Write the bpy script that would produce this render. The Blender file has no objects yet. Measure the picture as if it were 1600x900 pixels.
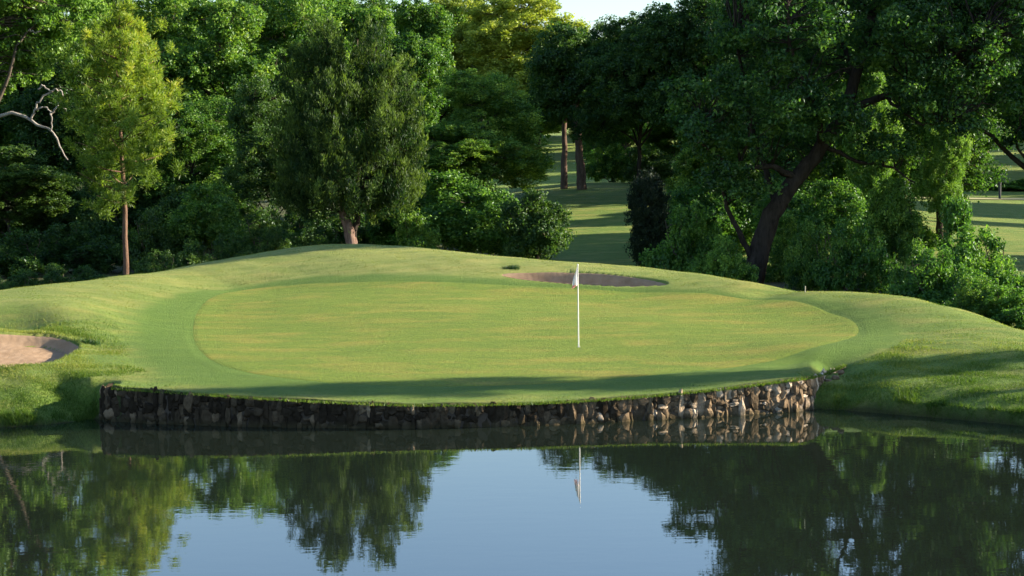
import bpy, math, random
import numpy as np
from mathutils import Matrix, Vector

random.seed(7)
RNG = np.random.default_rng(11)
R = math.radians
SC = bpy.context.scene
COL = SC.collection

# ------------------------------------------------------------------ camera
FPX, CAMH, HOR = 2700.0, 5.5, 271.0            # focal length in 1600-px units, eye height, eye-level row
ROLL = R(-0.7)
PITCH = math.atan((450 - HOR) / FPX)
MCAM = Matrix.Translation((0, 0, CAMH)) @ Matrix.Rotation(R(90) - PITCH, 4, 'X') @ Matrix.Rotation(ROLL, 4, 'Z')
cd = bpy.data.cameras.new('camera')
cam = bpy.data.objects.new('camera', cd)
COL.objects.link(cam)
cd.sensor_width = 36
cd.lens = FPX / 1600 * 36
cd.clip_start = 0.5
cd.clip_end = 6000
cam.matrix_world = MCAM
SC.camera = cam

# ------------------------------------------------------------------ sky, sun, exposure
SUN_EL, SUN_AZ = R(17), R(8)                   # azimuth measured from +x towards +y
sdir = Vector((math.cos(SUN_AZ) * math.cos(SUN_EL), math.sin(SUN_AZ) * math.cos(SUN_EL), math.sin(SUN_EL)))
W = bpy.data.worlds.new('World')
SC.world = W
W.use_nodes = True
wn = W.node_tree
sky = wn.nodes.new('ShaderNodeTexSky')
sky.sky_type = 'NISHITA'
sky.sun_disc = False
sky.sun_elevation = SUN_EL
sky.sun_rotation = R(90) - SUN_AZ
sky.air_density = 1.3
sky.dust_density = .4
sky.ozone_density = 2.5
bg = wn.nodes['Background']
bg.inputs[1].default_value = 0.08
tint = wn.nodes.new('ShaderNodeMix')
tint.data_type = 'RGBA'
tint.blend_type = 'MULTIPLY'
tint.inputs[0].default_value = 1
tint.inputs[7].default_value = (.93, .98, 1.16, 1)
wn.links.new(sky.outputs[0], tint.inputs[6])
wn.links.new(tint.outputs[2], bg.inputs[0])
sl = bpy.data.lights.new('sun', 'SUN')
sl.energy = 5.0
sl.angle = R(0.5)
sl.color = (1.0, 0.90, 0.74)
so = bpy.data.objects.new('sun', sl)
COL.objects.link(so)
so.rotation_euler = sdir.to_track_quat('Z', 'Y').to_euler()
so.location = (60, 0, 60)

SC.render.engine = 'CYCLES'
SC.view_settings.view_transform = 'Standard'
SC.view_settings.look = 'None'
SC.view_settings.gamma = 1
SC.view_settings.exposure = 1.82
SC.cycles.use_denoising = True
SC.cycles.max_bounces = 6
SC.cycles.diffuse_bounces = 3
SC.cycles.glossy_bounces = 3
SC.cycles.transmission_bounces = 3
SC.cycles.caustics_reflective = False
SC.cycles.caustics_refractive = False
SC.cycles.sample_clamp_indirect = 6
SC.cycles.use_adaptive_sampling = True
SC.cycles.adaptive_threshold = 0.015

# ------------------------------------------------------------------ helpers
M3 = np.array(MCAM.to_3x3())


def ray(px, py):
    v = M3 @ np.array([(px - 800) / FPX, -(py - 450) / FPX, -1.0])
    return v


def at_z(px, py, z):
    v = ray(px, py)
    t = (z - CAMH) / v[2]
    return np.array([0, 0, CAMH]) + v * t


def at_d(px, py, d):
    v = ray(px, py)
    return np.array([0, 0, CAMH]) + v * (d / v[1])


def tag(o, label=None, cat=None, group=None, kind=None):
    if label: o['label'] = label
    if cat: o['category'] = cat
    if group: o['group'] = group
    if kind: o['kind'] = kind
    return o


def empty(name, loc=(0, 0, 0)):
    o = bpy.data.objects.new(name, None)
    o.empty_display_size = 0.3
    COL.objects.link(o)
    o.location = loc
    return o


def link(name, me, mat=None, parent=None):
    o = bpy.data.objects.new(name, me)
    COL.objects.link(o)
    if mat and not me.materials: me.materials.append(mat)
    if parent: o.parent = parent
    return o


def np_mesh(name, V, F, smooth=False, attrs=None):
    """V (n,3); F (m,k) one polygon size, or list of such arrays"""
    if not isinstance(F, list): F = [F]
    me = bpy.data.meshes.new(name)
    V = np.ascontiguousarray(V, dtype=np.float32)
    me.vertices.add(len(V))
    me.vertices.foreach_set('co', V.ravel())
    tot = sum(f.size for f in F)
    n = sum(len(f) for f in F)
    me.loops.add(tot)
    me.loops.foreach_set('vertex_index', np.concatenate([f.ravel() for f in F]).astype(np.int32))
    me.polygons.add(n)
    st = []
    s = 0
    for f in F:
        st.append(s + np.arange(len(f)) * f.shape[1])
        s += f.size
    me.polygons.foreach_set('loop_start', np.concatenate(st).astype(np.int32))
    me.polygons.foreach_set('use_smooth', np.full(n, smooth))
    if attrs:
        for k, a in attrs.items():
            dom = 'FACE' if len(a) == n else 'POINT'
            at = me.attributes.new(k, 'FLOAT', dom)
            at.data.foreach_set('value', np.ascontiguousarray(a, dtype=np.float32))
    me.update(calc_edges=True)
    return me


def sst(a, b, x):
    t = np.clip((np.asarray(x, float) - a) / (b - a), 0, 1)
    return t * t * (3 - 2 * t)


def nrm(a):
    return a / np.maximum(np.linalg.norm(a, axis=-1, keepdims=True), 1e-9)


class Tubes:
    def __init__(s):
        s.V, s.F, s.n = [], [], 0

    def add(s, pts, rad, seg=7):
        P = np.array(pts, float)
        k = len(P)
        T = nrm(np.gradient(P, axis=0))
        ref = np.array([0, 0, 1.0]) if abs(T[0][2]) < .8 else np.array([1.0, 0, 0])
        A = nrm(np.cross(T, ref))
        B = np.cross(T, A)
        a = np.linspace(0, 2 * math.pi, seg, endpoint=False)
        rr = np.array(rad, float)[:, None, None]
        V = P[:, None, :] + rr * (A[:, None, :] * np.cos(a)[None, :, None] + B[:, None, :] * np.sin(a)[None, :, None])
        s.V.append(V.reshape(-1, 3))
        i = np.arange(k - 1)[:, None] * seg
        j = np.arange(seg)[None, :]
        j2 = (j + 1) % seg
        F = np.stack([i + j, i + j2, i + seg + j2, i + seg + j], -1).reshape(-1, 4) + s.n
        s.F.append(F)
        s.n += k * seg

    def mesh(s, name):
        return np_mesh(name, np.concatenate(s.V), np.concatenate(s.F), smooth=True)


def smooth_path(pts, n):
    """Catmull-Rom through pts (k,3+), n samples"""
    P = np.array(pts, float)
    P = np.vstack([2 * P[0] - P[1], P, 2 * P[-1] - P[-2]])
    k = len(P) - 3
    out = []
    for t in np.linspace(0, k - 1e-6, n):
        i = int(t)
        f = t - i
        p0, p1, p2, p3 = P[i:i + 4]
        out.append(0.5 * (2 * p1 + (p2 - p0) * f + (2 * p0 - 5 * p1 + 4 * p2 - p3) * f * f + (3 * p1 - p0 - 3 * p2 + p3) * f ** 3))
    return np.array(out)


def closed_curve(pts, n):
    P = np.array(pts, float)
    k = len(P)
    out = []
    for t in np.linspace(0, k, n, endpoint=False):
        i = int(t)
        f = t - i
        p0, p1, p2, p3 = P[(i - 1) % k], P[i % k], P[(i + 1) % k], P[(i + 2) % k]
        out.append(0.5 * (2 * p1 + (p2 - p0) * f + (2 * p0 - 5 * p1 + 4 * p2 - p3) * f * f + (3 * p1 - p0 - 3 * p2 + p3) * f ** 3))
    return np.array(out)


# ------------------------------------------------------------------ materials
def new_mat(name):
    m = bpy.data.materials.new(name)
    m.use_nodes = True
    m.node_tree.nodes.clear()
    return m, m.node_tree


class NT:
    def __init__(s, nt): s.nt = nt

    def n(s, t, **kw):
        x = s.nt.nodes.new(t)
        for k, v in kw.items():
            setattr(x, k, v)
        return x

    def l(s, a, b): s.nt.links.new(a, b)

    def noise(s, scale, detail=4, rough=.55, vec=None, dim='3D'):
        x = s.n('ShaderNodeTexNoise')
        x.inputs['Scale'].default_value = scale
        x.inputs['Detail'].default_value = detail
        x.inputs['Roughness'].default_value = rough
        if vec is not None: s.l(vec, x.inputs['Vector'])
        return x.outputs['Fac']

    def ramp(s, fac, stops):
        x = s.n('ShaderNodeValToRGB')
        e = x.color_ramp.elements
        while len(e) < len(stops): e.new(0.5)
        for q, (p, c) in zip(e, stops):
            q.position = p
            q.color = (*c, 1) if len(c) == 3 else c
        s.l(fac, x.inputs[0])
        return x.outputs[0]

    def mix(s, fac, a, b, mode='MIX'):
        x = s.n('ShaderNodeMix', data_type='RGBA', blend_type=mode)
        for v, sock in ((fac, x.inputs[0]), (a, x.inputs[6]), (b, x.inputs[7])):
            if hasattr(v, 'is_linked'): s.l(v, sock)
            elif isinstance(v, tuple): sock.default_value = (*v, 1)
            else: sock.default_value = v
        return x.outputs[2]

    def mapr(s, v, a, b, c, d):
        x = s.n('ShaderNodeMapRange')
        s.l(v, x.inputs[0])
        for i, q in enumerate((a, b, c, d)): x.inputs[i + 1].default_value = q
        return x.outputs[0]

    def coords(s, scale=(1, 1, 1), rot=(0, 0, 0)):
        g = s.n('ShaderNodeNewGeometry')
        m = s.n('ShaderNodeMapping')
        m.inputs['Scale'].default_value = scale
        m.inputs['Rotation'].default_value = rot
        s.l(g.outputs['Position'], m.inputs['Vector'])
        return m.outputs[0]

    def bump(s, h, strength, dist):
        x = s.n('ShaderNodeBump')
        x.inputs['Strength'].default_value = strength
        x.inputs['Distance'].default_value = dist
        s.l(h, x.inputs['Height'])
        return x.outputs[0]

    def out(s, shader):
        o = s.n('ShaderNodeOutputMaterial')
        s.l(shader, o.inputs[0])


def grass_mat(name, c_lo, c_mid, c_hi, dry, dry_amt, bump=.6, bscale=60., stripe=None):
    m, nt = new_mat(name)
    N = NT(nt)
    co = N.coords((1, .45, 1))
    big = N.noise(.35, 3, .5, co)
    mid = N.noise(1.7, 5, .65, N.coords((.55, 1.3, 1), (0, 0, R(8))))
    fine = N.noise(14, 5, .7, N.coords((1, .6, 1)))
    vf = N.noise(bscale, 3, .7, N.coords())
    col = N.ramp(mid, [(.3, c_lo), (.52, c_mid), (.72, c_hi)])
    col = N.mix(N.mapr(big, .38, .62, 0, .55), col, c_mid)
    dn = N.mapr(N.noise(.8, 4, .6, N.coords((.5, 1.5, 1), (0, 0, R(-14)))), .48, .68, 0, dry_amt)
    col = N.mix(dn, col, dry)
    spk = N.ramp(fine, [(.28, (.62, .62, .62)), (.5, (1, 1, 1)), (.74, (1.35, 1.3, 1.2))])
    col = N.mix(1.0, col, spk, 'MULTIPLY')
    spk2 = N.ramp(vf, [(.25, (.75, .75, .75)), (.75, (1.25, 1.25, 1.2))])
    col = N.mix(.8, col, spk2, 'MULTIPLY')
    if name == 'rough_turf':
        at = N.n('ShaderNodeAttribute', attribute_name='litter')
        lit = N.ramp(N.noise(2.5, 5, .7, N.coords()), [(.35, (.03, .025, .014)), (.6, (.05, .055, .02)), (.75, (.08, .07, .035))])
        dr = N.n('ShaderNodeAttribute', attribute_name='dry')
        dm = N.n('ShaderNodeMath', operation='MULTIPLY')
        N.l(dr.outputs['Fac'], dm.inputs[0])
        N.l(N.mapr(N.noise(1.3, 5, .7, N.coords((.6, 1.4, 1))), .35, .6, .15, .6), dm.inputs[1])
        col = N.mix(dm.outputs[0], col, (.33, .31, .09))
        mw = N.n('ShaderNodeAttribute', attribute_name='mown')
        mc = N.ramp(mid, [(.3, (.066, .120, .013)), (.52, (.084, .146, .017)), (.74, (.115, .17, .022))])
        mc = N.mix(1.0, mc, spk2, 'MULTIPLY')
        col = N.mix(mw.outputs['Fac'], col, mc)
        col = N.mix(at.outputs['Fac'], col, lit)
    if stripe:
        w = N.n('ShaderNodeTexWave', wave_type='BANDS', bands_direction='X')
        w.inputs['Scale'].default_value = stripe[0]
        w.inputs['Distortion'].default_value = 1.2
        w.inputs['Detail'].default_value = 1
        w.inputs['Detail Scale'].default_value = .3
        N.l(N.coords((1, 1, 1), (0, 0, stripe[1])), w.inputs['Vector'])
        s2 = N.ramp(w.outputs['Fac'], [(.3, (.94, .95, .94)), (.7, (1.05, 1.05, 1.05))])
        col = N.mix(1.0, col, s2, 'MULTIPLY')
    hh = N.n('ShaderNodeMath', operation='ADD')
    N.l(fine, hh.inputs[0])
    N.l(vf, hh.inputs[1])
    nb = N.bump(hh.outputs[0], bump, .05)
    d = N.n('ShaderNodeBsdfPrincipled')
    d.inputs['Roughness'].default_value = .8
    d.inputs['Specular IOR Level'].default_value = .15
    d.inputs['Sheen Weight'].default_value = .1
    d.inputs['Sheen Roughness'].default_value = .4
    d.inputs['Sheen Tint'].default_value = (.75, .85, .35, 1)
    N.l(col, d.inputs['Base Color'])
    N.l(nb, d.inputs['Normal'])
    N.out(d.outputs[0])
    return m


M_ROUGH = grass_mat('rough_turf', (.07, .125, .016), (.11, .17, .024), (.19, .22, .04), (.30, .25, .065), .55, .9, 45)
M_COLLAR = grass_mat('collar_turf', (.065, .115, .014), (.085, .145, .018), (.12, .17, .024), (.19, .19, .04), .6, .8, 70)
M_GREEN = grass_mat('putting_turf', (.09, .142, .012), (.122, .17, .016), (.165, .195, .022), (.235, .195, .032), .8, .7, 90)
M_SOIL = grass_mat('pond_bed_soil', (.05, .05, .025), (.07, .065, .03), (.09, .08, .04), (.1, .09, .05), .3)


def sand_mat():
    m, nt = new_mat('bunker_sand')
    N = NT(nt)
    f = N.noise(3, 5, .6, N.coords())
    g = N.noise(80, 3, .7, N.coords())
    col = N.ramp(f, [(.3, (.26, .17, .10)), (.7, (.35, .24, .15))])
    col = N.mix(1.0, col, N.ramp(g, [(.2, (.82, .82, .82)), (.8, (1.12, 1.12, 1.12))]), 'MULTIPLY')
    w = N.n('ShaderNodeTexWave')
    w.inputs['Scale'].default_value = 5
    w.inputs['Distortion'].default_value = 5
    w.inputs['Detail'].default_value = 2
    N.l(N.coords((.3, 1, 1)), w.inputs['Vector'])
    h = N.n('ShaderNodeMath', operation='MULTIPLY_ADD')
    h.inputs[1].default_value = 2.5
    N.l(g, h.inputs[0])
    N.l(w.outputs['Fac'], h.inputs[2])
    d = N.n('ShaderNodeBsdfDiffuse')
    N.l(col, d.inputs[0])
    N.l(N.bump(h.outputs[0], .35, .012), d.inputs['Normal'])
    N.out(d.outputs[0])
    return m


M_SAND = sand_mat()


def leaf_mat(name, c1, c2, c3, trans=.38, gloss=.018, tcol=None):
    m, nt = new_mat(name)
    N = NT(nt)
    a = N.n('ShaderNodeAttribute', attribute_name='tint')
    oi = N.n('ShaderNodeObjectInfo')
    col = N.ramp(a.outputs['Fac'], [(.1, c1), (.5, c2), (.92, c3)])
    hs = N.n('ShaderNodeHueSaturation')
    N.l(col, hs.inputs['Color'])
    N.l(N.mapr(oi.outputs['Random'], 0, 1, .8, 1.2), hs.inputs['Value'])
    N.l(N.mapr(oi.outputs['Random'], 0, 1, .512, .488), hs.inputs['Hue'])
    col = hs.outputs[0]
    d = N.n('ShaderNodeBsdfDiffuse')
    N.l(col, d.inputs[0])
    t = N.n('ShaderNodeBsdfTranslucent')
    tc = N.mix(1.0, col, tcol or (1.5, 1.6, .7), 'MULTIPLY')
    N.l(tc, t.inputs[0])
    x = N.n('ShaderNodeMixShader')
    x.inputs[0].default_value = trans
    N.l(d.outputs[0], x.inputs[1])
    N.l(t.outputs[0], x.inputs[2])
    g = N.n('ShaderNodeBsdfGlossy')
    g.inputs['Roughness'].default_value = .45
    g.inputs[0].default_value = (.9, .95, 1, 1)
    y = N.n('ShaderNodeMixShader')
    y.inputs[0].default_value = gloss
    N.l(x.outputs[0], y.inputs[1])
    N.l(g.outputs[0], y.inputs[2])
    N.out(y.outputs[0])
    return m


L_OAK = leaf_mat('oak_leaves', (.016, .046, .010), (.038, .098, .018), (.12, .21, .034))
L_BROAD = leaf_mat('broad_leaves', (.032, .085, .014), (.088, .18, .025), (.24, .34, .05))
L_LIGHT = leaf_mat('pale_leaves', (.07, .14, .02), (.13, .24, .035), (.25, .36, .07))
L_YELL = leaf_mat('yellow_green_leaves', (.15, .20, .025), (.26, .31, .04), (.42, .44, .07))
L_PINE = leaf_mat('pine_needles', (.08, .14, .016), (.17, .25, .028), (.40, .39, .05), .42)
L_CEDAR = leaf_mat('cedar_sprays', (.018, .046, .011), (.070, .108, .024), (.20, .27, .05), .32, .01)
L_DARK = leaf_mat('dark_shaded_leaves', (.018, .048, .010), (.042, .095, .018), (.11, .18, .03), .36)  # for dark crowns, and a darker copy with woodland shade put into the colour
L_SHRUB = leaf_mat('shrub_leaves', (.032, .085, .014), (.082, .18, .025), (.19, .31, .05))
L_BLADE = leaf_mat('grass_blades', (.05, .10, .014), (.115, .17, .026), (.27, .26, .07), .38, .01)


def bark_mat(name, c1, c2):
    m, nt = new_mat(name)
    N = NT(nt)
    f = N.noise(6, 6, .7, N.coords((1, 1, .25)))
    col = N.ramp(f, [(.3, c1), (.7, c2)])
    d = N.n('ShaderNodeBsdfDiffuse')
    N.l(col, d.inputs[0])
    N.l(N.bump(f, .9, .12), d.inputs['Normal'])
    N.out(d.outputs[0])
    return m


B_OAK = bark_mat('oak_bark', (.018, .015, .012), (.06, .048, .038))
B_PINE = bark_mat('pine_bark', (.075, .048, .033), (.20, .125, .085))
B_CEDAR = bark_mat('cedar_bark', (.09, .055, .04), (.30, .20, .155))
B_DEAD = bark_mat('dead_wood', (.20, .17, .14), (.42, .38, .33))
B_GREY = bark_mat('grey_bark', (.05, .042, .033), (.15, .12, .09))


def simple(name, col, rough=.5):
    m, nt = new_mat(name)
    N = NT(nt)
    d = N.n('ShaderNodeBsdfPrincipled')
    f = N.noise(30, 3, .5, N.coords())
    c = N.mix(N.mapr(f, .3, .7, 0, 1), tuple(x * .85 for x in col), tuple(min(1, x * 1.08) for x in col))
    N.l(c, d.inputs['Base Color'])
    d.inputs['Roughness'].default_value = rough
    N.out(d.outputs[0])
    return m


M_WHITE = simple('white_pole_paint', (.80, .76, .70), .35)

# ------------------------------------------------------------------ terrain heights
SHORE = [(-1400, 700), (-700, 682), (-300, 674), (0, 668), (70, 664), (115, 659), (150, 655), (176, 657), (184, 659), (300, 663), (450, 667), (640, 668), (800, 665),
         (900, 661), (1000, 656), (1100, 651), (1200, 645), (1256, 640), (1275, 639), (1320, 641), (1400, 648), (1500, 656), (1600, 666), (1750, 684), (1900, 700), (2600, 730)]
SW = np.array([at_z(px, py, 0.0) for px, py in SHORE])
SU, SD = SW[:, 0] / SW[:, 1], SW[:, 1]


def shore_d(u):
    return np.interp(u, SU, SD)


WALLTOP = [(176, 604), (300, 613), (450, 623), (640, 631), (800, 629), (900, 625), (1000, 618), (1100, 609), (1200, 597), (1256, 589)]
WT = []
for px, py in WALLTOP:
    f = at_z(px, np.interp(px, [s[0] for s in SHORE], [s[1] for s in SHORE]), 0.0)
    p = at_d(px, py, f[1] + 0.05)
    WT.append((f[0] / f[1], f[1], p[2]))
WT = np.array(WT)

CP = []                                       # control points (u, ln d, z)


def cp_px(px, py, z):
    p = at_z(px, py, z)
    CP.append((p[0] / p[1], math.log(p[1]), z))


def cp_d(px, d, z):
    CP.append(((px - 800) / FPX, math.log(d), z))


for u, d, z in WT: CP.append((u, math.log(d + .02), z - .02))
for px, py, z in [
    # left bank, bunker surround, mound
    (60, 580, .93), (140, 590, .88),
    (0, 524, 1.26), (60, 524, 1.28), (-200, 524, 1.26), (128, 545, 1.10), (200, 545, 1.10), (175, 520, 1.32), (0, 481, 1.86), (100, 481, 1.86), (-200, 483, 1.86), (170, 490, 1.66), (215, 500, 1.46),
    (0, 466, 1.93), (200, 458, 1.88), (250, 470, 1.66), (240, 570, .92), (230, 600, .80),
    # green
    (300, 500, 1.36), (310, 560, .98), (350, 447, 1.78), (550, 441, 1.95), (800, 446, 1.86), (1000, 455, 1.66), (1200, 463, 1.52), (1300, 490, 1.33), (1335, 516, 1.17),
    (450, 470, 1.62), (550, 500, 1.35), (640, 560, .93), (904, 543, .97), (900, 590, .70), (700, 480, 1.52), (1000, 500, 1.28), (1150, 540, 1.02), (450, 580, .86), 
    # right slope and bank
    (1440, 520, 1.18), (1560, 545, 1.05),
]: cp_px(px, py, z)
for px, py, d in [(-300, 640, 38.6), (-300, 610, 39.6), (-300, 590, 40.6), (0, 640, 38.9), (0, 618, 39.6), (0, 590, 40.6), (0, 575, 41.2), (70, 640, 39.2), (60, 612, 39.8), (115, 612, 40.0), (150, 622, 39.7),
                  (1150, 580, 41.0), (1200, 580, 40.9), (1280, 560, 42.2), (1290, 620, 40.3), (1290, 607, 40.9), (1290, 583, 41.8), (1340, 612, 39.9), (1340, 590, 40.7), (1340, 575, 41.4), (1340, 560, 42.2),
                  (1400, 625, 39.0), (1400, 605, 39.8), (1400, 575, 41.1), (1500, 620, 38.7), (1500, 590, 40.0), (1600, 632, 37.7), (1600, 600, 39.0), (1600, 575, 40.3), (1900, 640, 38.0), (1900, 600, 40)]:
    p = at_d(px, py, d)
    CP.append((p[0] / p[1], math.log(d), p[2]))
for u, d in zip(SU, SD):
    px = u * FPX + 800
    if px < 160 or px > 1262: CP.append((u, math.log(d), -0.02))
CREST = [(-300, 478, 1.9), (0, 453, 1.95), (100, 443, 2.0), (190, 431, 2.12), (300, 414, 2.3), (400, 397, 2.5), (480, 386, 2.72), (550, 382, 2.82), (620, 385, 2.78), (700, 392, 2.66), (800, 402, 2.52),
         (880, 410, 2.42), (1000, 418, 2.24), (1100, 430, 2.04), (1180, 444, 1.84), (1250, 456, 1.68), (1330, 459, 1.72), (1420, 466, 1.66), (1500, 485, 1.50), (1600, 518, 1.18), (1750, 565, .95)]
for px, dd, z in [(-200, 46.6, 1.42), (-100, 46.6, 1.42), (0, 46.6, 1.42), (60, 46.6, 1.42), (115, 46.6, 1.44), (100, 41.0, .90), (140, 40.3, .80), (140, 41.6, .92), (170, 40.8, .84), (170, 42, .93)]: cp_d(px, dd, z)
for px, py, z in CREST:
    p = at_z(px, py, z)
    u, d = p[0] / p[1], p[1]
    CP.append((u, math.log(d), z - .015))
    CP.append((u, math.log(d + 3), z - .36))
    CP.append((u, math.log(d + 8), min(z - 1.0, 1.25)))
# far ground
for px, d, z in [(0, 82, .6), (300, 84, .7), (550, 84, 1.0), (750, 84, .8), (900, 86, .75), (1050, 80, .7), (1250, 74, .75), (1500, 70, .6), (1700, 66, .6),
                 (910, 100, 1.55), (910, 112, 2.55), (910, 124, 4.05), (910, 131, 4.72), (910, 138, 4.5), (910, 165, 4.0), (910, 200, 6.2), (910, 240, 9.2), (910, 300, 12),
                 (1560, 92, .9), (1560, 120, 1.9), (1560, 146, 2.75), (1560, 156, 2.85), (1560, 172, 3.6), (1560, 205, 6.8), (1560, 260, 11), (1300, 110, 2.6), (1300, 150, 3.2), (1300, 200, 6.5), (1300, 300, 12),
                 (600, 110, 2.2), (600, 135, 3.0), (600, 200, 5), (600, 300, 12), (200, 110, 1.2), (200, 150, 2.5), (200, 200, 5), (200, 300, 12), (-300, 110, 1), (-300, 200, 4), (-300, 300, 12),
                 (2000, 60, .6), (2000, 100, 1), (2000, 160, 3), (2000, 300, 12), (900, 500, 20), (0, 500, 20), (1600, 500, 20),
                 (4500, 60, 1.5), (4500, 150, 4), (4500, 400, 15), (-3000, 60, 1.5), (-3000, 150, 4), (-3000, 400, 15)]: cp_d(px, d, z)
CP = np.array(CP)


def tps_fit(P, z, lam=1.5e-5):
    n = len(P)
    r2 = ((P[:, None] - P[None]) ** 2).sum(-1)
    K = .5 * r2 * np.log(r2 + 1e-12) + lam * np.eye(n)
    A = np.zeros((n + 3, n + 3))
    A[:n, :n] = K
    A[:n, n] = 1
    A[:n, n + 1:] = P
    A[n:, :n] = A[:n, n:].T
    return np.linalg.solve(A, np.concatenate([z, np.zeros(3)]))


TW = tps_fit(CP[:, :2], CP[:, 2])


def raw_h(x, y):
    x = np.atleast_1d(np.asarray(x, float))
    y = np.atleast_1d(np.asarray(y, float))
    Q = np.stack([x / y, np.log(y)], -1)
    out = np.empty(len(Q))
    n = len(CP)
    for s in range(0, len(Q), 20000):
        q = Q[s:s + 20000]
        r2 = ((q[:, None] - CP[None, :, :2]) ** 2).sum(-1)
        out[s:s + 20000] = (.5 * r2 * np.log(r2 + 1e-12)) @ TW[:n] + TW[n] + q @ TW[n + 1:]
    return np.clip(out, -.1, 40)


def base_h(x, y):
    """the fitted surface, laid flat against the top of the stone wall"""
    x = np.atleast_1d(np.asarray(x, float))
    y = np.atleast_1d(np.asarray(y, float))
    out = raw_h(x, y)
    u = x / y
    s_ = y - shore_d(u)
    px = u * FPX + 800
    w = np.maximum(np.clip((px - 172) / 14, 0, 1) * np.clip((1268 - px) / 16, 0, 1),
                   np.clip((px - 90) / 94, 0, 1) * np.clip((1300 - px) / 32, 0, 1) * sst(.3, 1.6, s_))
    m = (w > 0) & (s_ < 2.6)
    if m.any():
        um, sm = u[m], np.maximum(s_[m], 0)
        d2 = shore_d(um) + 2.6
        back = raw_h(um * d2, d2)
        t = sst(0, 1, sm / 2.6) * .5 + .5 * sm / 2.6
        wz = np.interp(um, WT[:, 0], WT[:, 2]) - .02
        out[m] = out[m] * (1 - w[m]) + w[m] * (wz + (back - wz) * t)
    return out


def to_ground(px, py, dmax=75):
    v = ray(px, py)
    ts = np.linspace(35, dmax, 500)
    X = ts * v[0] / v[1]
    Z = CAMH + ts * v[2] / v[1]
    H = base_h(X, ts)
    k = np.argmax(H >= Z)
    if k == 0: k = len(ts) - 1
    return np.array([X[k], ts[k]])


def pxpoly(pts, n=160, k=5):
    P = closed_curve([to_ground(*p) for p in pts], n)
    w = np.exp(-(np.arange(-3 * k, 3 * k + 1) / k) ** 2 / 2)
    w /= w.sum()
    return sum(wi * np.roll(P, j, 0) for wi, j in zip(w, range(-3 * k, 3 * k + 1)))


GREEN = pxpoly([(300, 500), (318, 470), (360, 452), (450, 444), (600, 442), (800, 447), (1000, 456), (1130, 460), (1220, 467), (1300, 487), (1362, 513), (1312, 545), (1150, 572),
                (950, 596), (760, 606), (560, 604), (420, 592), (330, 570), (302, 540)])
COLLAR = pxpoly([(205, 520), (215, 480), (270, 455), (380, 440), (520, 429), (650, 431), (800, 441), (1000, 450), (1150, 455), (1270, 463), (1360, 480), (1430, 515), (1400, 555), (1300, 574),
                 (1180, 590), (1000, 610), (900, 617), (800, 621), (640, 623), (450, 616), (300, 606), (225, 590)])


def bunker_poly(front, back):
    return front, back


BUNK_L = pxpoly([(-120, 530), (-60, 525), (20, 524), (80, 529), (118, 540), (124, 549), (95, 566), (40, 574), (-60, 578), (-130, 560)], k=2)
# the rear bunker's polygon given on the ground surface
BUNK_R = pxpoly([(782, 431), (830, 427), (900, 427.5), (960, 432), (1015, 439), (1045, 446), (1000, 450), (930, 448), (850, 441), (805, 436)], k=2)


def poly_sd(X, Y, poly):
    """signed distance, negative inside"""
    P = np.stack([X, Y], -1)
    A = poly
    B = np.roll(poly, -1, 0)
    out = np.empty(len(P))
    for s in range(0, len(P), 30000):
        p = P[s:s + 30000][:, None]
        e = (B - A)[None]
        w = p - A[None]
        t = np.clip((w * e).sum(-1) / np.maximum((e * e).sum(-1), 1e-12), 0, 1)
        d = np.sqrt(((w - e * t[..., None]) ** 2).sum(-1)).min(1)
        c = ((A[None, :, 1] > p[..., 1]) != (B[None, :, 1] > p[..., 1])) & \
            (p[..., 0] < e[..., 0] * (p[..., 1] - A[None, :, 1]) / (e[..., 1] + 1e-15) + A[None, :, 0])
        ins = (c.sum(1) % 2) == 1
        out[s:s + 30000] = np.where(ins, -d, d)
    return out


def wob(x, y):
    """gentle real unevenness of mown ground"""
    return .010 * np.sin(x * 1.7 + .6 * y) + .008 * np.sin(y * 2.3 - x * .9) + .006 * np.sin(x * 4.1 + y * 3.2)


def full_h(x, y):
    h = base_h(x, y)
    near = (y < 72) & (np.abs(x / y) < .34)
    if near.any():
        X, Y = x[near], y[near]
        g = poly_sd(X, Y, GREEN)
        c = poly_sd(X, Y, COLLAR)
        a = .016 * sst(0.0, .30, g) + .012 * sst(0.0, 1.2, c)
        bl = poly_sd(X, Y, BUNK_L)
        br = poly_sd(X, Y, BUNK_R)
        # right ends are steeper and deeper, which is where the low sun leaves its shade
        a -= .26 * sst(0, .35, -bl)
        a -= .36 * sst(0, .40, -br)
        a += .05 * np.exp(-(bl / .35) ** 2) * (bl > 0) + .04 * np.exp(-(br / .5) ** 2) * (br > 0) * (X > 2)
        a += wob(X, Y) * sst(0, .6, c)
        s_ = Y - shore_d(X / Y)
        pxx = X / Y * FPX + 800
        wb = np.clip((pxx - 1256) / 9, 0, 1) * np.clip((1400 - pxx) / 90, 0, 1)
        lift = .46 * (1 - np.exp(-np.maximum(s_, 0) / .30)) + .12 * np.clip(s_, 0, 1.5) - .03
        a += wb * np.maximum(0, lift - (h[near] + a))
        a += (.20 * np.clip((pxx - 1340) / 60, 0, 1) + .13 * np.clip((105 - pxx) / 70, 0, 1)) * sst(0, .13, s_) * (1 - sst(.4, 3.5, s_))
        h[near] += a
    return h


def hz(x, y):
    return float(full_h(np.array([float(x)]), np.array([float(y)]))[0])


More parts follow.
